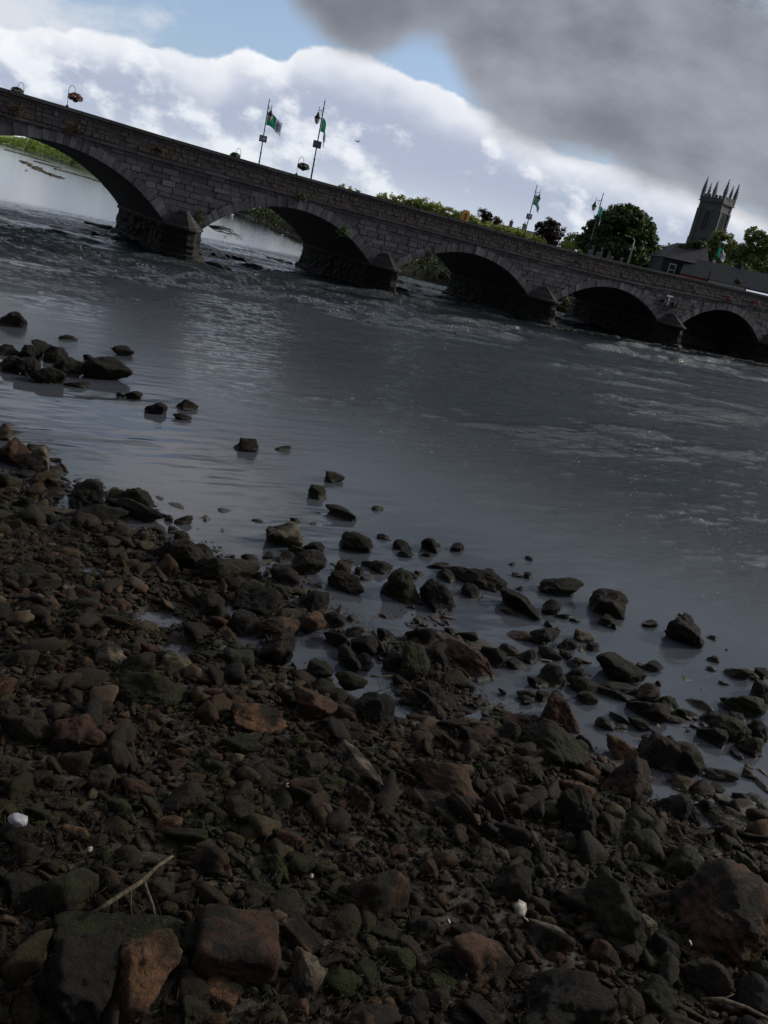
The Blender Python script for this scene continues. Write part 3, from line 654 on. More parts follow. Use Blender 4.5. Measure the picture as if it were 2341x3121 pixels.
(2.80,5.92,0.185,0.17,0.16,0.10,-35,'t','medium-sized tan rock on shore right of the triangular grey-green boulder'),
(2.89,5.70,0.200,0.20,0.22,0.13,-29,'k','large dark rock on shore behind the bottom mossy dome'),
(3.17,5.50,0.209,0.35,0.27,0.17,-21,'b','long dark slab below the great boulder'),
(3.65,5.73,0.186,0.21,0.25,0.15,-25,'g','large mossy green-brown rock on shore in front of the great boulder, nearest'),
(2.37,5.45,0.224,0.23,0.20,0.12,-54,'r','red-faced pointed rock below the triangular grey-green boulder'),
(2.67,5.14,0.237,0.24,0.27,0.16,5,'g','domed mossy boulder at the bottom edge of the photo, right half'),
(1.95,4.81,0.293,0.70,0.45,0.28,10,'k','wide grey flat boulder along the bottom edge, right of centre'),
(3.50,5.36,0.214,0.27,0.30,0.19,15,'k','large dark rock on shore in front of the great boulder, second nearest'),
(1.95,5.53,0.242,0.33,0.28,0.18,-9,'t','oval tan boulder just below the white oyster shell'),
(1.31,5.35,0.260,0.25,0.16,0.10,5,'b','large brown rock on shore behind the angular orange-faced boulder'),
(1.68,5.35,0.244,0.13,0.14,0.09,-19,'o','small orange wedge stone tucked under the oval tan boulder'),
(1.96,5.32,0.233,0.19,0.11,0.07,2,'r','large red-brown rock on shore in front of the oval tan boulder'),
(1.38,5.06,0.290,0.41,0.36,0.22,7,'p','angular boulder with a dark left side and orange right face, lower centre'),
(1.67,5.97,0.238,0.29,0.32,0.20,3,'b','brown boulder just above the white oyster shell'),
(1.87,6.25,0.203,0.16,0.18,0.11,-29,'g','medium-sized mossy green-brown rock on shore right of the brown boulder above the shell, nearest'),
(1.66,6.39,0.201,0.21,0.12,0.08,-55,'t','medium-sized tan rock on shore behind the brown boulder above the shell, nearest'),
(0.94,5.24,0.283,0.19,0.21,0.13,-2,'r','large red-brown rock on shore behind the bright mossy rock, second nearest'),
(0.85,5.04,0.288,0.13,0.14,0.09,3,'b','medium-sized brown rock on shore behind the bright mossy rock, nearest'),
(0.97,4.92,0.286,0.12,0.12,0.08,9,'t','medium-sized tan rock on shore right of the bright mossy rock'),
(0.78,4.87,0.305,0.21,0.22,0.13,0,'m','bright green mossy rock near the bottom centre'),
(1.09,4.77,0.292,0.21,0.16,0.10,-14,'m','large green mossy rock on shore left of the angular orange-faced boulder'),
(1.05,4.62,0.304,0.18,0.20,0.12,11,'b','large brown rock on shore in front of the bright mossy rock, fourth nearest'),
(0.76,4.47,0.312,0.11,0.20,0.07,8,'o','medium-sized orange-brown rock on shore in front of the bright mossy rock, nearest'),
(0.91,4.50,0.313,0.18,0.20,0.12,6,'k','large dark rock on shore in front of the bright mossy rock, third nearest'),
(1.49,4.75,0.282,0.17,0.19,0.11,15,'b','medium-sized brown rock on shore in front of the angular orange-faced boulder'),
(1.67,5.05,0.258,0.18,0.14,0.09,6,'k','large dark rock on shore right of the angular orange-faced boulder'),
(1.77,6.70,0.205,0.33,0.32,0.20,-11,'k','large dark rock on shore behind the brown boulder above the shell, second nearest'),
(1.10,7.23,0.213,0.90,0.43,0.27,-41,'p','long ridge-backed boulder running diagonally across the middle of the shore'),
(2.34,8.45,0.134,0.74,0.52,0.32,-41,'g','long green-black boulder lying diagonally below the red domed boulder'),
(1.87,8.50,0.122,0.29,0.30,0.19,-2,'r','large red-brown rock on shore left of the long green-black boulder'),
(1.44,8.23,0.139,0.29,0.27,0.17,-2,'k','large dark rock on shore behind the ridge-backed boulder'),
(0.83,6.37,0.228,0.22,0.10,0.06,52,'t','medium-sized tan rock on shore in front of the ridge-backed boulder'),
(2.00,6.45,0.193,0.17,0.20,0.12,-9,'b','medium-sized brown rock on shore right of the brown boulder above the shell, second nearest'),
(0.28,7.22,0.206,0.89,0.27,0.17,-56,'t','pale streaked slab leaning diagonally at the centre of the shore'),
(-0.72,7.59,0.206,0.57,0.32,0.20,23,'o',"dark boulder with an orange-brown top left of the shore pool's tip"),
(-0.21,8.09,0.178,0.44,0.39,0.24,15,'p',"dark boulder with a red lit shoulder at the pool's lower end"),
(0.37,8.26,0.164,0.38,0.43,0.26,4,'k','tall dark boulder directly above the pale streaked slab'),
(-0.31,7.37,0.197,0.18,0.19,0.12,13,'m','small rock with a bright green moss patch left of the pale slab'),
(-0.12,7.00,0.220,0.22,0.25,0.15,14,'b','medium-sized brown rock on shore in front of the moss-patched rock'),
(0.37,6.59,0.237,0.22,0.26,0.15,14,'b','brown boulder directly below the pale streaked slab'),
(0.03,6.80,0.223,0.33,0.18,0.11,8,'g','large mossy green-brown rock on shore left of the pale streaked slab'),
(-0.82,7.06,0.224,0.37,0.21,0.13,14,'g','large mossy green-brown rock on shore in front of the orange-topped boulder, nearest'),
(-0.66,6.74,0.238,0.19,0.22,0.13,14,'k','medium-sized dark rock on shore in front of the orange-topped boulder, second nearest'),
(-0.65,6.30,0.262,0.23,0.21,0.13,3,'b','large brown rock on shore left of the orange angular stone, second nearest'),
(-0.19,5.91,0.277,0.29,0.22,0.13,-4,'o','orange-brown angular stone, lower left of centre'),
(-0.29,6.18,0.256,0.12,0.14,0.08,-21,'r','medium-sized red-brown rock on shore behind the orange angular stone'),
(-0.60,6.06,0.274,0.27,0.22,0.14,11,'b','large brown rock on shore left of the orange angular stone, nearest'),
(-0.69,5.40,0.311,0.35,0.22,0.13,-25,'p','rough red-brown rock right of the forked branch'),
(-0.02,7.94,0.157,0.12,0.14,0.08,-5,'g','medium-sized mossy green-brown rock on shore right of the red-shouldered boulder'),
(-3.07,8.77,0.168,0.14,0.16,0.09,11,'o','round tan cobble standing out on the left shore'),
(-2.56,7.79,0.217,0.19,0.22,0.13,16,'o','orange-brown rounded stone left of the ribbed pale one'),
(-2.45,8.13,0.209,0.30,0.35,0.21,13,'t','ribbed pale-streaked boulder on the left shore'),
(-2.13,8.02,0.210,0.31,0.36,0.21,0,'b','large brown rock on shore right of the ribbed boulder'),
(-1.78,7.61,0.241,0.70,0.49,0.30,19,'g','wide weed-draped boulder, largest on the upper left shore'),
(-1.79,8.30,0.177,0.28,0.22,0.14,4,'t','large tan rock on shore behind the weed-draped boulder'),
(-2.59,6.45,0.293,0.39,0.27,0.17,11,'b',"low brown ridge rock by the photo's left edge"),
(-2.18,6.56,0.287,0.45,0.34,0.21,35,'r','red-brown boulder with a pointed tan tip on the left shore'),
(-3.21,7.62,0.240,0.34,0.24,0.15,15,'b','large brown rock on shore left of the round tan cobble'),
(-2.84,6.71,0.275,0.17,0.20,0.12,5,'b','medium-sized brown rock on shore behind the low ridge rock'),
(-1.77,6.04,0.298,0.22,0.24,0.15,-14,'b','large brown rock on shore behind the green mossy dome'),
(-1.43,6.06,0.285,0.29,0.19,0.12,-10,'r','large red-brown rock on shore right of the green mossy dome, nearest'),
(-1.05,6.04,0.285,0.31,0.24,0.15,20,'b','large brown rock on shore behind the rough red-brown rock'),
(-1.52,5.79,0.302,0.18,0.21,0.13,13,'m','small green mossy dome left of the red-brown stone, left shore'),
(-2.08,5.23,0.327,0.23,0.24,0.15,10,'k','dark rock carrying the round white stone at the left edge'),
(-1.71,5.38,0.316,0.26,0.14,0.09,7,'o','flat orange slab on the left with a pointed right end'),
(-1.93,5.01,0.323,0.24,0.20,0.13,22,'b','large brown rock on shore left of the weed-covered slope boulder, second nearest'),
(-1.79,4.72,0.329,0.23,0.27,0.16,10,'k','large dark rock on shore left of the weed-covered slope boulder, nearest'),
(-1.54,4.78,0.336,0.31,0.33,0.20,-11,'g','weed-covered sloping boulder left of the forked branch'),
(-1.28,4.97,0.322,0.18,0.20,0.12,12,'r','large red-brown rock on shore right of the weed-covered slope boulder'),
(-1.09,5.30,0.312,0.29,0.12,0.07,18,'t','flat pale-tipped stone the forked branch leans on'),
(-1.09,5.72,0.294,0.17,0.16,0.10,6,'o','medium-sized orange-brown rock on shore right of the green mossy dome, second nearest'),
(-0.93,5.01,0.318,0.15,0.16,0.10,11,'b','medium-sized brown rock on shore left of the rough red-brown rock'),
(-1.90,5.61,0.312,0.23,0.14,0.09,10,'b','large brown rock on shore behind the flat orange slab'),
(-1.07,4.55,0.329,0.77,0.26,0.16,18,'g','long beam-like mossy slab lying level at lower left'),
(-0.80,4.20,0.346,0.38,0.43,0.26,11,'o','upright boulder with its lit mossy face coloured orange-brown in the lower left corner'),
(-1.18,4.07,0.352,0.42,0.48,0.29,12,'k','shaded left side of the orange-faced corner boulder, built as a black rock'),  # same boulder as the orange one, its shaded side put in as black
(-0.57,4.65,0.321,0.17,0.20,0.12,11,'k','large dark rock on shore left of the square red block'),
(-1.74,4.30,0.309,0.07,0.18,0.05,16,'b','medium-sized brown rock on shore left of the weed-covered slope boulder, third nearest'),
(-0.31,4.64,0.347,0.47,0.42,0.26,12,'r','red-brown block with a square face, bottom left of centre'),
(0.10,4.89,0.317,0.27,0.15,0.10,-41,'o','sharp reddish rock between the square red block and the pale angular one'),
(0.20,4.56,0.322,0.36,0.20,0.12,-55,'t','pale grey angular rock with a sharp tip, right of the square block'),
(0.42,4.58,0.323,0.25,0.21,0.13,3,'m','dark rock whose right tip is bright yellow-green with moss'),
(-0.32,4.31,0.315,0.20,0.14,0.09,-14,'o','large orange-brown rock on shore in front of the square red block'),
(0.17,4.30,0.316,0.14,0.14,0.09,-40,'o','medium-sized orange-brown rock on shore in front of the pale angular rock'),
(-0.44,4.11,0.321,0.17,0.20,0.12,-8,'g','large mossy green-brown rock on shore right of the orange corner boulder'),
(0.58,5.48,0.304,0.33,0.38,0.23,-35,'p','large dark red boulder in the lower centre of the shore'),
(-0.16,5.52,0.288,0.22,0.12,0.08,-32,'m','large green mossy rock on shore in front of the orange angular stone'),
(0.59,4.70,0.313,0.22,0.16,0.10,-57,'g','large mossy green-brown rock on shore left of the bright mossy rock'),
(0.64,4.48,0.311,0.09,0.10,0.06,-9,'o','medium-sized orange-brown rock on shore in front of the bright mossy rock, second nearest'),
]
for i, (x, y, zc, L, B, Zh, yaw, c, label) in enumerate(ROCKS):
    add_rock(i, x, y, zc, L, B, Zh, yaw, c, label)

# the countless smaller stones between them
rs = np.random.RandomState(5)
def inside_frame(P, mg=.34):
    d = np.c_[P, np.full(len(P), .1)]-np.array([0, 0, CAMZ]); Rm = np.array([cr, cu, -fw]); q = d@Rm.T
    sx = q[:, 0]/-q[:, 2]*2687/2341; sy = q[:, 1]/-q[:, 2]*2687/2341
    return (np.abs(sx) < .5+mg) & (np.abs(sy) < .6667+mg) & (q[:, 2] < 0)
BA = np.array(BIG)
def scatter(n, lo, hi, sub, lift):
    P = np.c_[rs.uniform(-10.5, 9, n), rs.uniform(2.4, 16, n)]; P = P[inside_frame(P)]
    s = sdist(P, SHORE); keep = rs.uniform(size=len(P)) < np.where(s > 0, 1, np.exp(s*.8))
    for x, y, r in POOLS: keep &= (rs.uniform(size=len(P)) > 1.0*np.exp(-(((P[:, 0]-x)**2+(P[:, 1]-y)**2)/(r*r*1.35))**2))
    P = P[keep]; hh = near_h(P); r = lo*(hi/lo)**(rs.uniform(size=len(P))**1.7)
    for x, y, a, b_, w in BA:
        dx, dy = P[:, 0]-x, P[:, 1]-y; lx = dx*math.cos(w)+dy*math.sin(w); ly = -dx*math.sin(w)+dy*math.cos(w)
        ok = (lx/(a*.85+r*.5))**2+(ly/(b_*.85+r*.5))**2 > 1; P, hh, r = P[ok], hh[ok], r[ok]
    T = [rock_shape(900+k, sub, [.8, 1.8, 1.3][k % 3], 1.7) for k in range(14)]
    VV, FF, TT, base = [], [], [], 0
    which = rs.randint(0, 14, len(P))
    for k in range(14):
        idx = np.where(which == k)[0]; V, F = T[k]; nk = len(idx)
        if not nk: continue
        rr = r[idx]; sc = np.c_[rr*rs.uniform(.85, 1.7, nk), rr*rs.uniform(.6, 1.1, nk), rr*rs.uniform(.25, .78, nk)]
        w = rs.uniform(0, 6.283, nk); tx = rs.normal(0, .62, nk)
        Q = V[None]*sc[:, None, :]
        y1 = Q[..., 1]*np.cos(tx)[:, None]-Q[..., 2]*np.sin(tx)[:, None]; z1 = Q[..., 1]*np.sin(tx)[:, None]+Q[..., 2]*np.cos(tx)[:, None]
        x2 = Q[..., 0]*np.cos(w)[:, None]-y1*np.sin(w)[:, None]; y2 = Q[..., 0]*np.sin(w)[:, None]+y1*np.cos(w)[:, None]
        zc = hh[idx]+sc[:, 2]*rs.uniform(.15, .65, nk)+lift*rr
        VV.append(np.stack([x2+P[idx, 0][:, None], y2+P[idx, 1][:, None], z1+zc[:, None]], -1).reshape(-1, 3))
        FF.append((F[None]+(base+np.arange(nk)[:, None, None]*len(V))).reshape(-1, 3)); base += nk*len(V)
        tt = rs.uniform(size=nk); TT.append(np.repeat(tt, len(V)))
    return np.concatenate(VV), np.concatenate(FF), np.concatenate(TT)
m, nt, b = material('loose_stone'); g = nt.nodes.new('ShaderNodeNewGeometry'); at = nt.nodes.new('ShaderNodeAttribute'); at.attribute_name = 'tint'
tn = N(nt, at.outputs['Fac']); pv = g.outputs['Position']
rp = nt.nodes.new('ShaderNodeValToRGB'); nt.links.new(tn.s, rp.inputs[0]); e = rp.color_ramp; e.interpolation = 'LINEAR'
stops = [(0, (.022, .019, .016)), (.25, (.042, .033, .024)), (.42, (.042, .042, .020)), (.58, (.072, .050, .033)), (.74, (.050, .041, .032)), (.86, (.110, .058, .036)), (.945, (.130, .100, .066)), (.988, (.18, .13, .09)), (1, (.24, .21, .17))]
e.elements[0].position = 0; e.elements[0].color = (*stops[0][1], 1); e.elements[1].position = 1; e.elements[1].color = (*stops[-1][1], 1)
for p_, c_ in stops[1:-1]: q = e.elements.new(p_); q.color = (*c_, 1)
n1 = noise(nt, pv, 5, 5, .65); n2 = noise(nt, pv, 34, 6, .75); n3 = noise(nt, pv, 1.1, 4, .6)
c = mix(nt, (n1*.4+n2*.6).step(.35, .62), mix(nt, 1.0, rp.outputs[0], (.26, .25, .24), 'MULTIPLY'), mix(nt, 1.0, rp.outputs[0], (.64, .56, .48), 'MULTIPLY'))
c = mix(nt, (n1*.5+n3*.6).step(.54, .68)*.75, c, (.022, .026, .009))
setc(nt, b.inputs['Base Color'], c); wet = xyz(nt, pv)[2].step(.085, .02)
nt.links.new(((n2*.35+.52)*(wet*-.5+1.0)).s, b.inputs['Roughness']); nt.links.new((wet*.30+.16).s, b.inputs['Specular IOR Level'])
bump(nt, b, n2*.8+n1*.4, 1.0, .035); M['loose'] = m
VA, FA, TA = scatter(10000, .048, .160, 3, .08)
VB, FB, TB = scatter(25000, .030, .062, 2, .25)
VC, FC, TC = scatter(76000, .013, .032, 2, .45)
V = np.concatenate([VA, VB, VC]); F = np.concatenate([FA, FB+len(VA), FC+len(VA)+len(VB)]); T = np.concatenate([TA, TB, TC])
print('stones verts', len(V))
st = obj_np('pebbles', V, F, M['loose'], smooth=True, tint=T); tag(st, kind='stuff')

# ------------------------------------------------------------------ small finds on the shore
M['white'] = plain('chalk_white', (.30, .30, .33), .5, 0, .1)
M['shell'] = plain('oyster_shell', (.33, .30, .25), .5, 0, .45, 30, .3)
def hat(x, y): return float(near_h(np.array([[x, y]]))[0])
def shell(x, y, r, label, z=.10, rz=0.0):
    mb = MB(); n = 12; ring = []; r *= (1 if r > .06 else .62); z -= .012
    for k in range(n):
        w = 2*math.pi*k/n; rr = r*(1+.18*math.sin(2*w+1)+.1*math.sin(5*w)); ring.append((rr*math.cos(w)*.8, rr*math.sin(w)*1.2, r*.10*math.sin(3*w)))
    mb.add([(0, 0, r*.35), *[(a*.6, b_*.6, r*.28+c_) for a, b_, c_ in ring], *ring, (0, 0, -r*.1)],
           [(0, 1+k, 1+(k+1) % n) for k in range(n)]+[(1+k, 1+n+k, 1+n+(k+1) % n, 1+(k+1) % n) for k in range(n)]+[(1+2*n, 1+n+(k+1) % n, 1+n+k) for k in range(n)])
    o = mb.build('shell', M['shell'], None, True); o.location = (x, y, z); o.rotation_euler = (R(35), R(12), rz)
    return tag(o, label, 'shell', 'shells on the stony shore')
shell(1.68, 5.55, .065, 'cream oyster shell propped up between stones above the oval tan boulder', .43, .4)
shell(1.72, 5.48, .035, 'small broken shell just below the cream oyster shell', .41, 2)
shell(-1.78, 6.32, .045, 'white broken shell fragment on the left shore right of the pointed red boulder', .38, 1)
shell(-.28, 6.47, .040, 'white shell among pebbles left of the pale streaked slab', .38, .3)
shell(1.13, 5.29, .030, 'thin white shell sliver on dark stones, left of the cream oyster shell', .40, 1.2)
shell(3.02, 5.62, .035, 'white sliver lying in the shadow left of the great boulder', .42, 1.0)
shell(-1.52, 5.19, .035, 'small white shell on the gravel below the flat orange slab', .40, .2)
shell(.08, 5.43, .030, 'small round white shell beside an orange pebble, centre of the lower shore', .40, .2)
o = obj_np('white_stone', rock_shape(77, 4, .3)[0]*np.array([.07, .05, .04]), ICO[4][1], M['white'], smooth=True); o.location = (-2.05, 5.16, .52)
tag(o, 'round white stone resting on a dark rock at the left edge', 'stone')
def branch(name, pts, rad, subs, label):
    mb = MB(); mb.tube([(a_, b_, c_+(.05 if c_ > .25 else 0)) for a_, b_, c_ in pts], [q*1.15 for q in rad], 7)
    for p_, r_ in subs: mb.tube([(a_, b_, c_+(.05 if c_ > .25 else 0)) for a_, b_, c_ in p_], r_, 6)
    return tag(mb.build(name, M['wood'], None, True), label, 'branch')
branch('branch', [(-1.25, 4.56, .42), (-1.18, 4.67, .43), (-1.04, 4.89, .45), (-1.00, 5.03, .45), (-.92, 5.17, .46)], [.011, .014, .015, .011, .009],
       [([(-1.04, 4.89, .45), (-.99, 4.84, .41), (-.93, 4.79, .36), (-.89, 4.75, .30)], [.016, .013, .011, .008]),
        ([(-1.09, 4.80, .44), (-1.06, 4.72, .39), (-1.03, 4.68, .34)], [.006, .004, .002]),
        ([(-1.16, 4.72, .43), (-1.13, 4.66, .37)], [.005, .002]), ([(-.97, 5.08, .45), (-.94, 5.00, .40)], [.005, .002])],
       'pale forked branch lying across the stones at lower left')
branch('branch', [(2.90, 4.99, .43), (3.05, 5.01, .45), (3.22, 5.0, .44), (3.42, 4.95, .42)], [.012, .016, .014, .010], [([(3.05, 5.01, .45), (3.15, 5.07, .47)], [.007, .003])],
       'brown stick lying flat at the bottom right corner')
branch('branch', [(.28, 9.18, .12), (.40, 9.27, .10), (.52, 9.38, .08), (.62, 9.44, .05)], [.012, .009, .007, .004], [([(.4, 9.27, .1), (.5, 9.24, .07)], [.006, .003]), ([(.36, 9.2, .1), (.42, 9.05, .03)], [.008, .004])],
       'thin dark twig sticking out over the pool beside the olive rock')
branch('branch', [(1.28, 5.72, .44), (1.36, 5.65, .43), (1.43, 5.57, .41)], [.004, .004, .003], [], 'thin red-brown twig between stones left of the brown boulder above the shell')

# weed: threads of dark algae hanging on the big stones and strewn between the small ones
def strands(P0, D0, L0, w, seed):
    rs_ = np.random.RandomState(seed); n_ = len(P0); sd_ = np.cross(D0, rs_.normal(size=(n_, 3))); sd_ /= np.maximum(np.linalg.norm(sd_, axis=1)[:, None], 1e-6)
    L0 = L0[:, None]; k = rs_.normal(0, .22, (n_, 3)); P1 = P0+D0*L0*.5+k*L0*.4; P2 = P0+D0*L0+k*L0*1.2-np.array([0, 0, .15])*L0
    return np.stack([P0-sd_*w, P0+sd_*w, P1+sd_*w*.8, P1-sd_*w*.8, P2+sd_*w*.2, P2-sd_*w*.2], 1).reshape(-1, 3), np.concatenate([np.arange(n_)[:, None]*6+np.array([0, 1, 2, 3]), np.arange(n_)[:, None]*6+np.array([3, 2, 4, 5])])
VV, FF, base = [], [], 0; rs = np.random.RandomState(19)
for i, o in enumerate(RO):
    me = o.data; n_ = len(me.vertices); co = np.empty(n_*3, np.float32); me.vertices.foreach_get('co', co); co = co.reshape(-1, 3)
    Mx = (Matrix.Translation(o.location) @ o.rotation_euler.to_matrix().to_4x4() @ Matrix.Diagonal((*o.scale, 1))); A = np.array(Mx); W3 = co@A[:3, :3].T+A[:3, 3]
    size = float(np.ptp(W3[:, 0])*np.ptp(W3[:, 1])); c3 = np.array(o.location); nn = W3-c3; nn /= np.linalg.norm(nn, axis=1)[:, None]
    cnt_ = int(min(1500, 2600*size*(.5+o.color[3]))); idx = rs.randint(0, n_, cnt_); idx = idx[(nn[idx, 2] > -.25) & (fbm(W3[idx]*3.5+i, 61, 2) > .05)]
    if not len(idx): continue
    N0 = nn[idx]; D0 = np.array([0, 0, -1.0])+N0*(.35)+rs.normal(0, .3, (len(idx), 3)); D0 -= N0*np.minimum((D0*N0).sum(1)[:, None], 0)*.9; D0 /= np.linalg.norm(D0, axis=1)[:, None]
    v_, f_ = strands(W3[idx]+N0*.002, D0, rs.uniform(.02, .055, len(idx)), .0022, i); VV.append(v_); FF.append(f_+base); base += len(v_)
Q = np.c_[rs.uniform(-8, 7, 150000), rs.uniform(3, 13, 150000)]; Q = Q[inside_frame(Q, .04)]; q3 = np.c_[Q, Q[:, 0]*0]
Q = Q[(fbm(q3*1.3, 63, 3) > -.15) & (sdist(Q, SHORE) > -.3)]; zz = near_h(Q)+rs.uniform(.0, .11, len(Q)); D0 = rs.normal(size=(len(Q), 3))*np.array([1, 1, .35]); D0 /= np.linalg.norm(D0, axis=1)[:, None]
v_, f_ = strands(np.c_[Q, zz], D0, rs.uniform(.03, .075, len(Q)), .0028, 999); VV.append(v_); FF.append(f_+base)
m, nt, b = material('river_algae'); g = nt.nodes.new('ShaderNodeNewGeometry'); r_ = N(nt, g.outputs['Random Per Island']); nn_ = noise(nt, g.outputs['Position'], 2.5, 3, .6)
setc(nt, b.inputs['Base Color'], mix(nt, nn_.step(.42, .58), mix(nt, r_, (.016, .011, .007), (.050, .034, .020)), mix(nt, r_, (.010, .013, .005), (.032, .040, .012)))); b.inputs['Roughness'].default_value = .75; b.inputs['Specular IOR Level'].default_value = .2
tag(obj_np('river_algae', np.concatenate(VV), np.concatenate(FF), m), kind='stuff')
# ------------------------------------------------------------------ the stone bridge (local X along it, Y across it, 0 = near face)
BO = (-DS*62.22, DC*62.22); BW = 12.1
def bw(s, o): return (BO[0]+DC*s-DS*o, BO[1]+DS*s+DC*o)
bridge = empty('stone_bridge', (BO[0], BO[1], 0), TH)
tag(bridge, 'long dark grey stone bridge of round arches crossing the river', 'bridge')
ZS = 2.05
M['hood'] = stone_mat('bridge_hood_stone', (.030, .030, .036), (.068, .067, .078), (.034, .036, .022), .45)
ARCH = [(-31, -16.6, 5.3), (-14, 1.0, 5.45), (3.5, 19.35, 5.55), (21.9, 35.8, 4.85), (38.3, 52.2, 4.48), (55.4, 69.2, 4.28), (72.2, 85.3, 4.5)]
def circ(a):
    h = (a[1]-a[0])/2; r = a[2]-ZS; Rr = (h*h+r*r)/(2*r); return (a[0]+a[1])/2, a[2]-Rr, Rr, h
CP = [(-50, 7.9), (0, 8.1), (8.4, 7.86), (12.1, 7.74), (18.6, 7.45), (24.1, 7.27), (28.3, 7.13), (36, 6.96), (44, 6.83), (50, 6.66), (58, 6.60), (66, 6.66), (72, 6.76), (84, 6.86), (125, 6.9)]
ST = [(-50, 6.4), (0, 6.45), (8.6, 6.30), (12.3, 6.19), (18.9, 5.86), (28, 5.64), (36.6, 5.46), (47, 5.22), (55, 5.08), (62, 5.0), (68, 5.02), (78.7, 5.28), (85, 5.45), (125, 5.5)]
def ip(T, x): return float(np.interp(x, [a for a, _ in T], [b_ for _, b_ in T]))
def cop(s): return ip(CP, s)
def strg(s): return ip(ST, s)
def intr(s):
    for a in ARCH:
        if a[0] <= s <= a[1]:
            cx, cz, Rr, h = circ(a); return cz+math.sqrt(max(Rr*Rr-(s-cx)**2, 0))
    return None
SS = sorted(set([round(x*.5, 2) for x in range(-100, 251)]+[a[0] for a in ARCH]+[a[1] for a in ARCH]))
def wallslab(name, y0, y1, mat, zb, zt):
    mb = MB()
    for a, c_ in zip(SS, SS[1:]):
        b0, b1, t0, t1 = zb(a, c_), zb(c_, a), zt(a), zt(c_)
        if b0 is None: continue
        mb.hexa([(a, y0, b0), (c_, y0, b1), (c_, y1, b1), (a, y1, b0), (a, y0, t0), (c_, y0, t1), (c_, y1, t1), (a, y1, t0)])
    return mb.build(name, mat, bridge)
def zb(a, other):
    mid = (a+other)/2; z = intr(mid)
    if z is None: return -1.4
    for q in ARCH:
        if q[0] <= mid <= q[1]:
            cx, cz, Rr, h = circ(q); return cz+math.sqrt(max(Rr*Rr-(a-cx)**2, 0))
wallslab('spandrel_wall', 0, .5, M['mortar'], zb, lambda s: strg(s)-.005)
wallslab('spandrel_wall', BW-.5, BW, M['mortar'], zb, lambda s: strg(s)-.005)
def flat(zf, d): return lambda a, o_=None: zf(a)+d
def ledge(name, y0, y1, mat, lo, hi):
    mb = MB(); s = -50.0
    while s < 124:
        w = random.uniform(1.1, 1.9); e_ = s+w-.02; j = random.uniform(-.012, .012)
        mb.hexa([(s, y0+j, lo(s)), (e_, y0+j, lo(e_)), (e_, y1, lo(e_)), (s, y1, lo(s)), (s, y0+j, hi(s)), (e_, y0+j, hi(e_)), (e_, y1, hi(e_)), (s, y1, hi(s))]); s += w
    return mb.build(name, mat, bridge)
ledge('string_course', -.14, .5, M['coping'], strg, lambda s: strg(s)+.17)
ledge('string_course', BW-.5, BW+.14, M['coping'], strg, lambda s: strg(s)+.17)
for y0 in (.10, BW-.50):
    mb = MB()
    for a, c_ in zip(SS, SS[1:]):
        mb.hexa([(a, y0, strg(a)+.172), (c_, y0, strg(c_)+.172), (c_, y0+.40, strg(c_)+.172), (a, y0+.40, strg(a)+.172), (a, y0, cop(a)-.20), (c_, y0, cop(c_)-.20), (c_, y0+.40, cop(c_)-.20), (a, y0+.40, cop(a)-.20)])
    mb.build('parapet', M['mortar'], bridge)
ledge('coping', -.03, .60, M['coping'], lambda s: cop(s)-.198, cop)
ledge('coping', BW-.60, BW+.03, M['coping'], lambda s: cop(s)-.198, cop)
# facing stones
def inarch(x, z, pad):
    for a in ARCH:
        cx, cz, Rr, h = circ(a)
        if a[0]-pad < x < a[1]+pad and z < ZS: return True
        if math.hypot(x-cx, z-cz) < Rr+pad and z >= ZS-.2 and abs(x-cx) < h+pad: return True
    return False
def facing(name, mat, top, bot, rowh, wlo, whi, yf, proud, s0, s1):
    mb = MB(); k = 0
    tops = top
    while True:
        rh = rowh*random.uniform(.82, 1.2); any_ = False
        s = s0+random.uniform(-.5, 0)
        while s < s1:
            w = random.uniform(wlo, whi)*rowh/.36; e_ = s+w
            z1a, z1b = tops(s)-k, tops(e_)-k; z0a, z0b = z1a-rh+.025, z1b-rh+.025
            if z0a > bot(s) and z0b > bot(e_):
                any_ = True
                if not any(inarch(x, z, .04) for x, z in ((s, z0a), (e_, z0b), (s, z1a), (e_, z1b), ((s+e_)/2, z0a))):
                    p = yf-random.uniform(.004, proud*.7); q = [random.uniform(-.02, .02) for _ in range(8)]; d = .03
                    fr_ = [(s+.012+abs(q[0])+d*.5, p, z0a+d*.6+q[1]*.5), (e_-.012-abs(q[2])-d*.5, p, z0b+d*.6+q[3]*.5), (e_-.012-abs(q[4])-d*.5, p, z1b-d*.6+q[5]*.5), (s+.012+abs(q[6])+d*.5, p, z1a-d*.6+q[7]*.5)]
                    bk = [(s+.008, yf+.02, z0a), (e_-.008, yf+.02, z0b), (e_-.008, yf+.02, z1b), (s+.008, yf+.02, z1a)]
                    mb.add(fr_+bk, [(0, 1, 2, 3), (4, 5, 1, 0), (5, 6, 2, 1), (6, 7, 3, 2), (7, 4, 0, 3)])
            s = e_
        k += rh
        if not any_ and k > 1: break
    return mb.build(name, mat, bridge)
facing('ashlar_facing', M['ashlar'], strg, lambda s: 1.0, .36, .55, 1.25, 0, .075, -45, 118)
facing('parapet_facing', M['rubble'], lambda s: cop(s)-.215, lambda s: strg(s)+.175, .27, .35, 1.1, .10, .09, -45, 118)
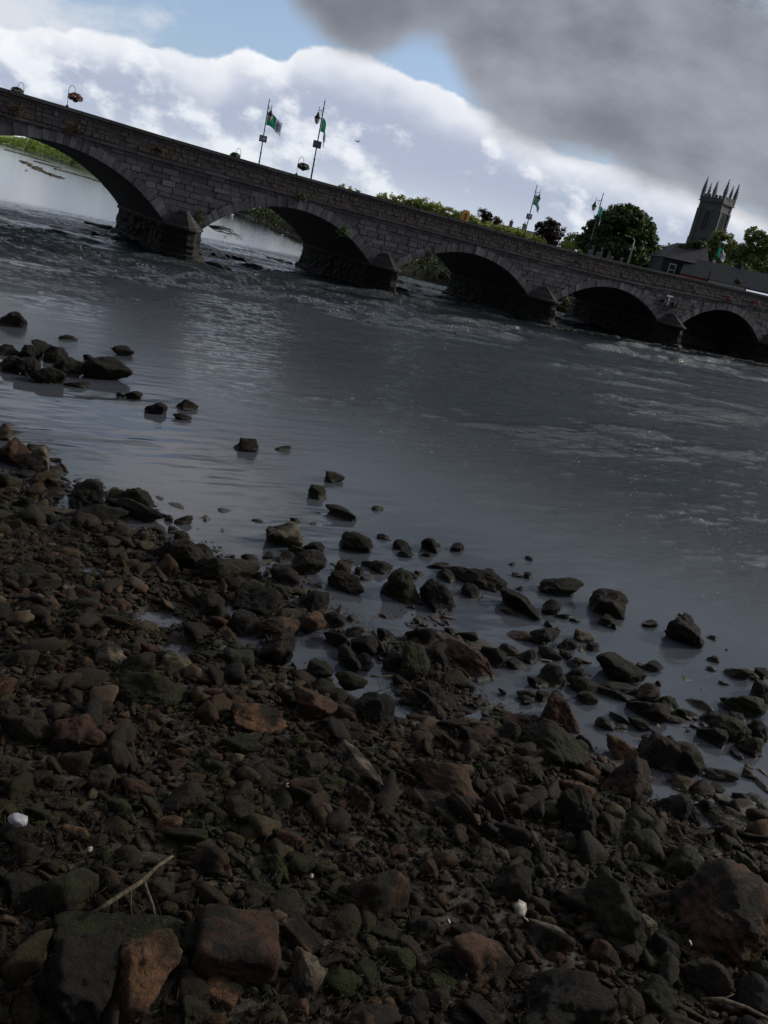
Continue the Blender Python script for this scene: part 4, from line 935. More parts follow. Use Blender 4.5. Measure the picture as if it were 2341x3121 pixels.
# arch rings of separate voussoirs, vaults, piers
for ai, a in enumerate(ARCH):
    cx, cz, Rr, h = circ(a); th0 = math.asin(h/Rr); arc = 2*th0*Rr; nv = int(arc/.40)
    for side in (0, 1):
        mb = MB()
        for k in range(nv):
            t0 = -th0+2*th0*k/nv+.010/Rr; t1 = -th0+2*th0*(k+1)/nv-.010/Rr; ro = Rr+(.66 if k % 2 else .58)+random.uniform(-.05, .05)
            yA = -.05-random.uniform(0, .05) if side == 0 else BW-.45; yB = .45 if side == 0 else BW+.05+random.uniform(0, .05)
            P8 = []
            ri = Rr-.012-random.uniform(0, .015)
            for y_ in (yA, yB):
                for (r_, t_) in ((ri, t0), (ri, t1), (ro, t1), (ro, t0)): P8.append((cx+r_*math.sin(t_), y_, cz+r_*math.cos(t_)))
            mb.add(P8, [(0, 1, 2, 3), (7, 6, 5, 4), (0, 4, 5, 1), (1, 5, 6, 2), (2, 6, 7, 3), (3, 7, 4, 0)])
        mb.build('arch_ring', M['ring'], bridge)
    mb = MB(); nn = 40
    for k in range(nn):
        t0 = -th0+2*th0*k/nn; t1 = -th0+2*th0*(k+1)/nn; P8 = []
        for y_ in (.46, BW-.46):
            for (r_, t_) in ((Rr, t0), (Rr, t1), (Rr+.4, t1), (Rr+.4, t0)): P8.append((cx+r_*math.sin(t_), y_, cz+r_*math.cos(t_)))
        mb.add(P8, [(0, 1, 2, 3), (7, 6, 5, 4), (0, 4, 5, 1), (1, 5, 6, 2), (2, 6, 7, 3), (3, 7, 4, 0)])
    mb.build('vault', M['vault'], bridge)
def plan_solid(name, prof, x0, x1, y0, y1, tip, zs_, mat, parent, rough=.05, seed=0, dz=.22):
    """pier body: long hexagon plan; rings of points at several heights, roughened"""
    pl = [(x0, y0), ((x0+x1)/2-.25, y0-tip), ((x0+x1)/2+.25, y0-tip), (x1, y0), (x1, y1), ((x0+x1)/2+.25, y1+tip), ((x0+x1)/2-.25, y1+tip), (x0, y1)]
    ring = []
    for i in range(8):
        (ax, ay), (bx, by) = pl[i], pl[(i+1) % 8]; n_ = max(1, int(math.hypot(bx-ax, by-ay)/.3))
        for k in range(n_): ring.append((ax+(bx-ax)*k/n_, ay+(by-ay)*k/n_))
    ring = np.array(ring); c_ = np.array([(x0+x1)/2, (y0+y1)/2]); V = []; nz = len(zs_)
    for z, o_ in zs_:
        for (x, y) in ring:
            d = np.array([np.sign(x-c_[0])*(1 if abs(x-c_[0]) > .3 else 0), (np.sign(y-c_[1]) if (y < y0+.01 or y > y1-.01) else 0)]); V.append((x+d[0]*o_, y+d[1]*o_, z))
    V = np.array(V); nrm = fbm(V*2.2+seed*9, seed, 3)[:, None]; dirv = np.c_[V[:, 0]-c_[0], (V[:, 1]-c_[1])*.3, V[:, 2]*0]; nrm = nrm*.6+fbm(V*5.5, seed+50, 2)[:, None]*.45; dirv /= np.maximum(np.linalg.norm(dirv, axis=1)[:, None], .1)
    V = V+dirv*nrm*rough; n_ = len(ring); F = []
    for i in range(nz-1):
        for k in range(n_): k2 = (k+1) % n_; F.append((i*n_+k, i*n_+k2, (i+1)*n_+k2, (i+1)*n_+k))
    F.append(tuple((nz-1)*n_+k for k in range(n_)))
    return obj_np(name, V, F, mat, parent)
springs = [(-33.8, -31)]+[(ARCH[i][1], ARCH[i+1][0]) for i in range(len(ARCH)-1)]+[(85.3, 88.3)]
for i, (p0, p1) in enumerate(springs):
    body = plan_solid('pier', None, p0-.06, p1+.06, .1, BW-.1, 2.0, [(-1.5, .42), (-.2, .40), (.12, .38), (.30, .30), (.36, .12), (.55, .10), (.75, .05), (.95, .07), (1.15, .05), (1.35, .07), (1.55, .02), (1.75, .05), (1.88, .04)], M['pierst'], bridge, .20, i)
    plan_solid('cutwater_shelf', None, p0-.02, p1+.02, .1, BW-.1, 2.1, [(1.88, .10), (1.96, .17), (2.10, .15), (2.14, .02)], M['capst'], body, .05, i+20)
    for sy, ybase in ((-1, 0.0), (1, BW)):
        mb = MB(); xm = (p0+p1)/2; y_t = ybase+sy*2.0; n_ = 6; tops = [(p0+.35, ybase, 3.25), (p1-.35, ybase, 3.25)]
        for k in range(n_):   # sloping hood over the cutwater, laid in courses up to a point against the wall
            t, t2 = k/n_, (k+1)/n_; z0_, z1_ = 2.15+.95*t, 2.15+.95*t2-.012; ax_ = (xm, ybase+sy*.02)
            base_ = [(p0-.02, ybase), (xm-.22, ybase+sy*1.95), (xm+.22, ybase+sy*1.95), (p1+.02, ybase)]
            q0 = [(x_+(ax_[0]-x_)*t*.80, y_+(ax_[1]-y_)*t*.80) for x_, y_ in base_]; q1 = [(x_+(ax_[0]-x_)*(t2*.80-.03), y_+(ax_[1]-y_)*(t2*.80-.03)) for x_, y_ in base_]
            P8 = [(*p_, z0_) for p_ in q0]+[(*p_, z1_) for p_ in q1]
            mb.add(P8, [(0, 3, 2, 1), (4, 5, 6, 7), (0, 1, 5, 4), (1, 2, 6, 5), (2, 3, 7, 6), (3, 0, 4, 7)])
        mb.build('cutwater_hood', M['hood'], body)
# road deck
mb = MB()
for a, c_ in zip(SS, SS[1:]):
    za, zc_ = strg(a)+.12, strg(c_)+.12
    mb.hexa([(a, .5, za-.25), (c_, .5, zc_-.25), (c_, BW-.5, zc_-.25), (a, BW-.5, za-.25), (a, .5, za), (c_, .5, zc_), (c_, BW-.5, zc_), (a, BW-.5, za)])
mb.build('road_deck', M['road'], bridge)
mb = MB()
for y0, y1 in ((.5, 2.3), (BW-2.3, BW-.5)):
    for a, c_ in zip(SS, SS[1:]):
        za, zc_ = strg(a)+.124, strg(c_)+.124
        mb.hexa([(a, y0, za), (c_, y0, zc_), (c_, y1, zc_), (a, y1, za), (a, y0, za+.13), (c_, y0, zc_+.13), (c_, y1, zc_+.13), (a, y1, za+.13)])
mb.build('pavement', M['coping'], bridge)
# low weedy ledge of broken stone along the foot of the right-hand piers
def rubble_bar(name, pts, wid, hgt_, label, cat, mat, seed, group=None, n=60):
    rs_ = np.random.RandomState(seed); VV, FF = [], []; base = 0; pts = np.array(pts, float); seg = np.linalg.norm(np.diff(pts, axis=0), axis=1); cum = np.r_[0, np.cumsum(seg)]
    T = [rock_shape(1300+seed*5+k, 2, .5) for k in range(4)]
    for k in range(n):
        t = rs_.uniform(0, cum[-1]); p = np.array([np.interp(t, cum, pts[:, 0]), np.interp(t, cum, pts[:, 1])])+rs_.normal(0, wid/3, 2)
        r = hgt_*rs_.uniform(.4, 1.5); V, F = T[k % 4]; w = rs_.uniform(0, 6.28); Q = V*np.array([r*1.7, r*1.1, r*.55])
        Q = np.c_[Q[:, 0]*math.cos(w)-Q[:, 1]*math.sin(w)+p[0], Q[:, 0]*math.sin(w)+Q[:, 1]*math.cos(w)+p[1], Q[:, 2]+rs_.uniform(-.5, .1)*r]
        VV.append(Q); FF.append(F+base); base += len(V)
    rid = []; n_ = max(6, int(cum[-1]/.6))       # the bed they sit on, one low ridge
    for k in range(n_+1):
        t = cum[-1]*k/n_; p = np.array([np.interp(t, cum, pts[:, 0]), np.interp(t, cum, pts[:, 1])])+rs_.normal(0, .08*wid, 2); rid.append(p)
    rid = np.array(rid); dd = np.gradient(rid, axis=0); dd /= np.maximum(np.linalg.norm(dd, axis=1)[:, None], 1e-6); nn2 = np.c_[-dd[:, 1], dd[:, 0]]; hw = wid*.45*rs_.uniform(.6, 1.2, (n_+1, 1)); tp = hgt_*.30*rs_.uniform(.3, 1.2, n_+1)
    VV.append(np.concatenate([np.c_[rid-nn2*hw, np.full(n_+1, -.35)], np.c_[rid, tp], np.c_[rid+nn2*hw, np.full(n_+1, -.35)]])); k = np.arange(n_)[:, None]+base
    m_ = n_+1; FF.append(np.concatenate([k+[[0, 1, m_]], k+[[1, m_+1, m_]], k+[[m_, m_+1, 2*m_]], k+[[m_+1, 2*m_+1, 2*m_]]]))
    o = obj_np(name, np.concatenate(VV), np.concatenate(FF), mat, smooth=True); return tag(o, label, cat, group)
M['weed'] = plain('weedy_rubble', (.012, .012, .008), .85, 0, .5, 2.5, .6)
M['weed2'] = plain('brown_river_weed', (.075, .060, .030), .8, 0, .5, .6, .6)
def bl(*q): return [bw(*p) for p in q]
rubble_bar('stone_ledge', bl((50.5, -3.2), (58, -2.2), (66, -2.6), (76, -2.4), (88, -2.8)), 1.8, .17, 'long low dark ledge of broken stone along the feet of the right-hand piers', 'ledge', M['weed'], 3, None, 420)
rubble_bar('river_rock', bl((22.2, -2.9), (23.0, -3.0)), .35, .34, 'black jagged rock in the river at the foot of the leftmost pier', 'rock', M['weed'], 4, None, 7)
rubble_bar('river_rock', bl((18.4, 13.9), (18.8, 14.6)), .6, .50, 'mossy rock sticking out behind the leftmost pier', 'rock', M['weed'], 6, None, 7)
rubble_bar('river_rock', bl((34.4, 15.6), (35.5, 14.0)), .7, .32, 'low rocks breaking the water upstream of the second pier', 'rock', M['weed'], 7, None, 9)

# ------------------------------------------------------------------ lamp posts, flags, baskets
def flagcolour():
    m, nt, b = material('flag_cloth'); t = nt.nodes.new('ShaderNodeUVMap'); ux_, uy_, _ = xyz(nt, t.outputs[0])
    c = mix(nt, ux_.step(.545, .555), (.012, .20, .12), (.55, .60, .66))
    ex, ey = (ux_-.78)*1.7, uy_-.5; r = (ex*ex+ey*ey).pow(.5)
    crest = r.step(.34, .33)*((ex*9).abs().step(2.6, 2.4))
    crest = crest*(((ex*30)._m('SINE')*(ey*26)._m('SINE')).step(-.35, -.25))
    c = mix(nt, crest, c, (.02, .035, .16))
    txt = (ey.abs().step(.20, .18))*((ux_-.27).abs().step(.20, .19))*((ey*40)._m('SINE').step(.1, .3))*.25
    c = mix(nt, txt, c, (.25, .6, .45))
    setc(nt, b.inputs['Base Color'], c); b.inputs['Roughness'].default_value = .75
    tr_ = nt.nodes.new('ShaderNodeBsdfTranslucent'); setc(nt, tr_.inputs[0], c); mx = nt.nodes.new('ShaderNodeMixShader'); mx.inputs[0].default_value = .45
    nt.links.new(b.outputs[0], mx.inputs[1]); nt.links.new(tr_.outputs[0], mx.inputs[2]); nt.links.new(mx.outputs[0], nt.nodes['Material Output'].inputs[0]); return m
M['flag'] = flagcolour()
M['board'] = plain('dark_board', (.030, .040, .085), .5, 0, .2); M['boardlt'] = plain('board_swirl', (.38, .46, .60), .5)
def lamp_post(s, o_, out, label, height_=6.15, board='right', rise=None):
    """out = direction of the lantern arm across the bridge (+1 towards the far side)"""
    x, y = bw(s, o_); zb_ = strg(s)+.25
    L_ = empty('lamp_post', (x, y, zb_), TH); tag(L_, label, 'lamp post', 'lamp posts along the bridge')
    ft = MB(); ft.lathe([(.20, 0), (.20, .12), (.15, .2), (.13, .9), (.16, .95), (.10, 1.05), (.075, 1.1)]); ft.build('base', M['iron'], L_, True)
    p = MB(); H_ = height_; p.lathe([(.062, 1.08), (.055, 2.6), (.07, 2.63), (.07, 2.7), (.05, 2.75), (.042, H_-.5), (.06, H_-.47), (.06, H_-.42), (.035, H_-.38), (.03, H_-.1), (.05, H_-.06), (.012, H_+.15)], n=10)
    p.build('pole', M['iron'], L_, True)
    a = MB(); ya = out*.72; za = H_-.62
    a.tube([(0, 0, za), (0, out*.3, za+.06), (0, ya, za+.03)], .024, 6); a.tube([(0, 0, za-.35), (0, out*.18, za-.32), (0, out*.32, za-.16), (0, out*.30, za), (0, out*.2, za-.04)], .016, 5)
    a.tube([(0, ya, za+.22), (0, ya, za-.12)], .02, 6); a.lathe([(.01, .28), (.045, .23), (.01, .18)][::-1], (0, ya, za), 8); a.build('arm', M['iron'], L_, True)
    c = MB(); c.lathe([(.26, -.52), (.25, -.47), (.16, -.36), (.10, -.22), (.07, -.12), (.03, -.08)], (0, ya, za), 14); ln = c.build('lantern_cap', M['iron'], L_, True)
    g_ = MB(); g_.lathe([(.02, -.92), (.09, -.87), (.16, -.74), (.20, -.60), (.21, -.525)], (0, ya, za), 14); g_.build('lantern_globe', M['glass'], L_, True)
    if board:
        bz = 3.72; bd = MB(); bd.box((0, 0, bz), (.62, .14, .50)); bo = bd.build('sign_board', M['board'], L_)
        if board == 'swirl':
            sw = MB()
            for k in range(5): sw.box((-.02+.22*math.cos(k*1.25), -.078, bz+.14*math.sin(k*1.25)), (.15, .012, .07))
            sw.box((0, -.078, bz), (.24, .012, .10)); sw.build('board_pattern', M['boardlt'], bo)
    return L_
def flag(s, o_, z, w, h_, droop, yaw, label, cat='flag', curl=.0):
    """cloth fixed along the pole, w long, sagging by droop"""
    x, y = bw(s, o_); nx_, ny_ = 22, 12; V = []; F = []; UV = []
    for i in range(nx_+1):
        for j in range(ny_+1):
            a, c_ = i/nx_, j/ny_
            ang = droop*min(1, a*1.6); fold = .10*math.sin(a*9+c_*1.6)*a+.05*math.sin(a*17+2)*a
            px_ = .06+a*w*math.cos(ang)*(1-.18*droop*a); pz = -a*w*math.sin(ang)+(c_-.5)*h_*(1-.12*a-.25*droop*a)+curl*a*a*(c_-.5)
            V.append((px_, fold+.15*droop*math.sin(c_*5+a*3)*a, pz)); UV.append((a, c_))
    for i in range(nx_):
        for j in range(ny_):
            q = i*(ny_+1)+j; F.append((q, q+ny_+1, q+ny_+2, q+1))
    o = obj_np('flag', V, F, M['flag'], None, True); uvl = o.data.uv_layers.new(name='UVMap')
    for l in o.data.loops: uvl.data[l.index].uv = UV[l.vertex_index]
    o.location = (x, y, z); o.rotation_euler = (0, 0, yaw); return tag(o, label, cat, 'green and white flags on the lamp posts')
lamp_post(30.15, 1.3, 1, 'tall lamp post on the near pavement, its lantern hanging to the left, nearest pair', 6.65, 'plain')
lamp_post(29.8, 10.8, -1, 'tall lamp post on the far pavement, its lantern hanging to the right, nearest pair', 6.65, 'swirl')
lamp_post(58.85, 10.8, -1, 'distant lamp post left of the purple tree, its lantern hanging to the right', 6.65, 'swirl')
lamp_post(58.85, 1.3, 1, 'distant lamp post in front of the big round tree, its lantern hanging to the left', 6.65, None)
flag(29.8, 10.8, 11.15, 1.55, 1.0, .42, R(-4), 'green and white flag blown out to the right on the leftmost lamp post', curl=.25)
flag(30.15, 1.3, 10.95, 1.45, .95, 1.12, R(-20), 'limp green and white flag on the second lamp post from the left')
flag(58.85, 10.8, 10.65, 1.3, .95, .85, R(-15), 'small drooping flag on the lamp post left of the purple tree')
flag(58.85, 1.3, 10.45, 1.2, .9, 1.2, R(-15), 'limp green flag just left of the big round tree')
M['leaf_b'] = plain('basket_leaves', (.045, .07, .018), .7, 0, .5, 9); M['petal'] = plain('red_petals', (.42, .045, .03), .6, 0, .4, 9); M['petal2'] = plain('dark_red_petals', (.12, .03, .045), .6, 0, .4, 9)
def leafcloud(name, mat, parent, pts, nrm_, size, seed, aspect=.6):
    rs_ = np.random.RandomState(seed); n_ = len(pts); a = rs_.normal(size=(n_, 3)); nn_ = nrm_+rs_.normal(0, .55, (n_, 3)); nn_ /= np.linalg.norm(nn_, axis=1)[:, None]
    t = np.cross(nn_, a); t /= np.linalg.norm(t, axis=1)[:, None]; b_ = np.cross(nn_, t); sz = size*rs_.uniform(.6, 1.35, (n_, 1))
    V = np.stack([pts-t*sz*.5, pts-b_*sz*aspect*.5+nn_*sz*.08, pts+t*sz*.5, pts+b_*sz*aspect*.5+nn_*sz*.08], 1).reshape(-1, 3)
    F = np.arange(n_*4).reshape(-1, 4); return obj_np(name, V, F, mat, parent)
def basket(s, o_, dirx, label, flowers='petal', hgt_=1.12, seed=1):
    x, y = bw(s, o_); z0 = cop(s); B_ = empty('hanging_basket', (x, y, z0), TH); tag(B_, label, 'flower basket', 'flower baskets on the parapets')
    st_ = MB(); st_.lathe([(.10, 0), (.10, .06), (.05, .12), (.02, .14)], n=10)
    pts = [(0, 0, .1), (0, 0, .92)]+[(dirx*(.20-.20*math.cos(k*math.pi/6)), 0, .98+.30*math.sin(k*math.pi/6)*hgt_) for k in range(0, 7)]
    st_.tube(pts, .016, 6); st_.tube([(dirx*.40, 0, .98), (dirx*.44, 0, .92)], .012, 5); st_.build('hook_post', M['iron'], B_, True)
    ch = MB(); bx = dirx*.44
    for k in range(3):
        w = k*2.09; ch.tube([(bx, 0, .94), (bx+.22*math.cos(w), .22*math.sin(w), .66)], .006, 4)
    ch.build('chain', M['iron'], B_)
    bb = MB(); bb.lathe([(.05, .38), (.15, .43), (.22, .52), (.26, .66)], (bx, 0, 0), 12); bb.build('bowl', M['leaf_b'], B_, True)
    rs_ = np.random.RandomState(seed); n_ = 800; d = rs_.normal(size=(n_, 3)); d /= np.linalg.norm(d, axis=1)[:, None]; d[:, 2] = np.where(d[:, 2] < -.75, -d[:, 2], d[:, 2])
    pts_ = np.array([bx, 0, .66])+d*np.array([.41, .38, .24])*rs_.uniform(.75, 1.12, (n_, 1)); k = int(n_*.5)
    leafcloud('foliage', M['leaf_b'], B_, pts_[:k], d[:k], .10, seed); leafcloud('flowers', M[flowers], B_, pts_[k:], d[k:], .085, seed+1, .9); return B_
basket(12.4, .4, 1, 'hanging basket of red flowers on a hook above the near parapet at left', 'petal', 1.1, 3)
basket(28.52, .4, 1, 'dark leafy hanging basket on the near parapet between the two tall lamp posts', 'petal2', 1.1, 5)
basket(11.6, 11.7, -1, 'basket hook showing above the parapet near the left edge of the photo', 'leaf_b', 1.1, 7)
basket(28.45, 11.7, -1, 'basket of yellow-green plants half hidden behind the parapet left of the lamp posts', 'leaf_b', 1.1, 9)
basket(79.0, .4, 1, 'small dark hanging basket in front of the white fascia at right', 'petal2', 1.0, 11)
# lifebuoy cabinet
M['yellow'] = plain('yellow_paint', (.52, .30, .02), .5, 0, .15); M['orange'] = plain('orange_ring', (.25, .05, .02), .5)
x, y = bw(44.3, .9); cab = empty('lifebuoy_cabinet', (x, y, cop(44.3)-.1), TH); tag(cab, 'yellow lifebuoy cabinet standing behind the parapet against the hedge', 'cabinet')
mb = MB(); w_, d_ = .36, .12; prof = [(-w_, 0), (w_, 0), (w_, .75), (.2, .98), (-.2, .98), (-w_, .75)]
mb.add([(a, -d_, b_) for a, b_ in prof]+[(a, d_, b_) for a, b_ in prof], [(0, 1, 2, 3, 4, 5), (11, 10, 9, 8, 7, 6)]+[(i, (i+6), (i+1) % 6+6, (i+1) % 6) for i in range(6)]); mb.build('box', M['yellow'], cab)
mb = MB(); mb.tube([(.1*math.cos(a), -d_-.03, .5+.27*math.sin(a)) for a in [k*math.pi/10 for k in range(21)]], .035, 6); mb.build('lifebuoy', M['orange'], cab, True)
mb = MB(); mb.box((0, 0, -.55), (.08, .08, 1.1)); mb.build('post', M['iron'], cab)
# white cross-shaped fitting on the bridge face and the floodlights under it
M['wpaint'] = plain('white_paint', (.55, .62, .66), .5)
x, y = bw(69.6, -.12); fx = empty('wall_fixture', (x, y, 4.3), TH); tag(fx, 'white cross-shaped fitting fixed to the bridge face above the fourth pier', 'wall fixture')
mb = MB(); mb.box((0, -.04, .32), (.86, .07, .16)); mb.box((0, -.045, .05), (.13, .06, .40)); mb.box((0, -.04, -.42), (.12, .06, .30)); mb.build('cross_plate', M['wpaint'], fx)
mb = MB()
for k, (a, z) in enumerate([(-.7, -.25), (.75, -.35), (1.25, -.45)]): mb.box((a, -.12, z), (.3, .3, .32)); mb.box((a, .03, z), (.08, .12, .1))
mb.box((.2, -.02, -.30), (2.2, .06, .07)); mb.build('floodlight', M['iron'], fx)
# plants rooted in the masonry
M['ivy'] = plain('wall_plant', (.045, .080, .016), .8, 0, .5, 6); M['valerian'] = plain('red_valerian', (.17, .022, .045), .8, 0, .4, 6); M['brownw'] = plain('dry_wall_weed', (.060, .042, .022), .9, 0, .5, 6)
def wallplant(s, z, w, h_, mat, label, seed, n_=160):
    x, y = bw(s, -.12); rs_ = np.random.RandomState(seed); p = rs_.normal(0, .42, (n_, 3))*np.array([w, .13, h_]); p[:, 1] = -np.abs(p[:, 1]); p[:, 2] -= np.abs(p[:, 0])*.3
    o = leafcloud('wall_plant', M[mat], None, p, np.tile([0, -1.0, .5], (n_, 1)), .14, seed); o.location = (x, y, z); o.rotation_euler = (0, 0, TH); return tag(o, label, 'plant', 'plants growing from the bridge masonry')
wallplant(32.9, 4.05, .55, .42, 'ivy', 'bright green fern clump on the bridge face right of the second arch', 1, 260)
wallplant(29.0, 5.75, .5, .3, 'ivy', 'small green plant at the string course above the second arch', 2)
wallplant(21.6, 3.0, .35, .5, 'ivy', 'green moss tuft beside the leftmost pier hood', 3)
wallplant(78.2, 5.75, .8, .28, 'valerian', 'reddish flowering plant low on the parapet above the rightmost arch', 4)
wallplant(82.6, 5.95, 1.1, .32, 'valerian', 'larger reddish flowering plant at the photo\'s right edge', 5, 220)
wallplant(18.3, 6.55, .55, .35, 'brownw', 'dry brown weed on the parapet left of the leftmost pier', 6)
wallplant(13.0, 6.60, .7, .35, 'brownw', 'dry brown weed on the parapet under the red flower basket', 7)
wallplant(9.4, 6.85, .5, .4, 'brownw', 'dry orange-brown weed on the parapet at the photo\'s left edge', 8)
wallplant(41.0, 3.6, .4, .5, 'brownw', 'brown weed on the bridge face beside the third arch', 9)
wallplant(56.8, 5.8, .5, .25, 'brownw', 'brown weed along the parapet above the third pier', 10)
wallplant(72.5, 6.0, .30, .30, 'ivy', 'olive weeds along the parapet above the fourth pier', 11)
lamp_post(87.3, 10.8, -1, 'far lamp post at the right, its white globe against the dark trees', 5.9, 'swirl')
flag(87.3, 10.8, 10.6, 1.25, 1.15, .5, R(-8), 'green and white flag in front of the dark trees at right')

# ------------------------------------------------------------------ greenery
def leaf_mat(name, dark, light, amt=.45):
    m, nt, b = material(name); g = nt.nodes.new('ShaderNodeNewGeometry'); t = nt.nodes.new('ShaderNodeTexCoord'); r = N(nt, g.outputs['Random Per Island'])
    n = noise(nt, t.outputs['Object'], .6, 4, .6); c = mix(nt, (r*.55+n*.6).step(.25, .85), dark, light)
    setc(nt, b.inputs['Base Color'], c); b.inputs['Roughness'].default_value = .6
    tl = nt.nodes.new('ShaderNodeBsdfTranslucent'); setc(nt, tl.inputs[0], c); mx = nt.nodes.new('ShaderNodeMixShader'); mx.inputs[0].default_value = amt
    nt.links.new(b.outputs[0], mx.inputs[1]); nt.links.new(tl.outputs[0], mx.inputs[2]); nt.links.new(mx.outputs[0], nt.nodes['Material Output'].inputs[0]); return m
LM = dict(chest=leaf_mat('chestnut_leaves', (.024, .045, .014), (.11, .17, .040)), beech=leaf_mat('copper_beech_leaves', (.022, .010, .014), (.060, .030, .034)),
          green=leaf_mat('green_leaves', (.060, .095, .024), (.22, .29, .075)), hedge=leaf_mat('hedge_leaves', (.15, .20, .035), (.46, .52, .14), .5), light=leaf_mat('light_leaves', (.12, .15, .05), (.30, .34, .12)))
M['bark'] = plain('bark', (.06, .045, .032), .9, 0, .3, 4, .5)
def tree(name, x, y, z0, blobs, mat, leaf, dens, label, cat='tree', seed=0, group=None, trunk=.3):
    """blobs: (dx, dy, z, rx, rz) ; the crown is leaves spread through many small clumps on those blobs"""
    T_ = empty(name, (x, y, z0)); tag(T_, label, cat, group); rs_ = np.random.RandomState(seed); PP, NN = [], []; mb = MB()
    topz = max(b_[2] for b_ in blobs)
    mb.tube([(0, 0, -1.0), (.05, .05, (topz-z0)*.25), (0, .1, (topz-z0)*.55)], [trunk*1.25, trunk, trunk*.6], 8)
    for dx, dy, z, rx, rz in blobs:
        c_ = np.array([dx, dy, z-z0]); mb.tube([(0, .05, (topz-z0)*.3), (dx*.5, dy*.5, (z-z0)*.75), tuple(c_)], [trunk*.5, trunk*.3, trunk*.1], 5)
        nc = max(8, int(30*rx)); d = rs_.normal(size=(nc, 3)); d /= np.linalg.norm(d, axis=1)[:, None]
        cen = c_+d*np.array([rx, rx, rz])*rs_.uniform(.62, 1.0, (nc, 1)); rcl = rs_.uniform(.35, .75, nc)*max(.6, rx*.30)
        for q in range(nc):
            k = max(8, int(dens*2.4*rcl[q]**2)); e_ = rs_.normal(size=(k, 3)); e_ /= np.linalg.norm(e_, axis=1)[:, None]
            PP.append(cen[q]+e_*rcl[q]*np.array([1, 1, .75])*rs_.uniform(.5, 1.15, (k, 1))); NN.append(e_*.6+d[q]*.5+np.array([0, 0, .35]))
    leafcloud('crown', mat, T_, np.concatenate(PP), np.concatenate(NN), leaf, seed, .65); mb.build('trunk', M['bark'], T_, True); return T_
# big round dark tree
bl_ = [(0, 0, 11.4, 4.6, 3.4), (-3.2, 0, 10.4, 2.7, 2.2), (3.2, 0, 11.2, 2.6, 2.6), (0, -.6, 13.7, 3.3, 2.0), (-.8, 0, 9.2, 4.9, 1.7), (2.5, 0, 13.0, 2.5, 1.9), (-2.4, 0, 12.3, 2.5, 1.8), (4.0, .2, 9.4, 1.7, 1.4), (-4.1, 0, 9.2, 1.7, 1.5), (1.0, 0, 8.4, 4.6, 1.4)]
tree('chestnut_tree', 25.2, 140, 5.0, bl_, LM['chest'], .48, 70, 'big round dark green tree standing behind the bridge left of the church tower', seed=11, trunk=.45)
tree('copper_beech', 15.8, 150, 5.0, [(0, 0, 10.0, 2.1, 1.6), (-1.1, 0, 10.2, 1.3, 1.1), (1.2, 0, 10.1, 1.4, 1.3), (-.3, 0, 11.3, 1.0, .8), (0, 0, 8.6, 2.4, 1.0)], LM['beech'], .36, 60, 'dark purple-leaved tree between the green hedge and the big round tree', seed=12)
tree('garden_tree', 20.8, 156, 5.0, [(0, 0, 9.6, 1.5, 1.3), (-.9, 0, 9.0, 1.1, .8), (1.0, 0, 9.2, 1.1, 1.0), (0, 0, 8.0, 1.9, .8)], LM['green'], .34, 55, 'mid green bushy tree between the purple tree and the big round one', seed=13)
tree('garden_tree', 40.6, 176, 5.0, [(0, 0, 11.8, 1.6, 1.4), (-1.0, 0, 11.0, 1.0, .9), (.9, 0, 12.6, 1.0, .8), (1.4, 0, 10.6, 1.1, .9), (0, 0, 9.6, 2.2, 1.0)], LM['green'], .38, 50, 'small green tree right of the big round one', seed=14)
tree('churchyard_tree', 54.0, 188, 5.0, [(0, 0, 16.2, 3.0, 2.2), (-2.6, 0, 14.4, 2.3, 2.0), (2.6, 0, 15.2, 2.6, 2.2), (.5, 0, 12.0, 4.6, 2.6), (-1.0, 0, 17.6, 1.5, 1.1)], LM['light'], .50, 42, 'loose grey-green tree right in front of the church tower', seed=15, group='trees in the churchyard')
tree('churchyard_tree', 58.4, 180, 5.0, [(0, 0, 16.8, 3.2, 2.5), (-1.6, 0, 18.6, 1.8, 1.4), (2.4, 0, 18.0, 2.6, 2.0), (0, 0, 13.0, 4.8, 2.9), (-3.0, 0, 14.2, 2.4, 2.2)], LM['green'], .50, 45, 'taller green tree at the photo\'s right edge right of the church tower', seed=16, group='trees in the churchyard')
tree('churchyard_tree', 49.2, 165, 5.0, [(0, 0, 9.8, 3.4, 2.2), (3.4, 0, 10.6, 2.8, 2.0), (-2.6, 0, 9.4, 1.8, 1.4)], LM['chest'], .46, 48, 'dark low tree below the loose grey-green one, above the slate roof', seed=17, group='trees in the churchyard')
# hedge of bright shrubs along the far bank, seen above the parapet
for i, (x, z, r) in enumerate([(-17.2, 8.9, 1.0), (-10.3, 9.1, 1.5), (-8.0, 9.2, 1.3), (-6.0, 9.2, 1.2), (-4.6, 9.4, 1.5), (-2.6, 9.1, 1.4), (-.6, 8.9, 1.4), (1.4, 8.8, 1.3), (3.2, 8.5, 1.3), (5.4, 7.9, 1.2), (7.4, 8.0, 1.3), (9.4, 8.1, 1.3), (11.4, 7.9, 1.3), (13.2, 7.6, 1.1), (17.6, 8.0, 1.0), (22.6, 8.4, 1.1)]):
    y = 145 if i < 9 else 138
    tree('shrub', x, y, 5.0, [(0, 0, z+.05, r*1.1, 1.0), (r*.6, .2, z-.7, r*.9, .9), (-r*.5, -.2, z-.8, r*.9, .9), (0, 0, z-2.0, r*1.2, 1.1)], LM['hedge'], .33, 55,
         'bright green shrub standing alone above the parapet, left of the hedge' if i == 0 else 'bright leafy shrub in the continuous hedge above the parapet', 'shrub', 30+i, 'shrubs in the hedge behind the bridge', .12)
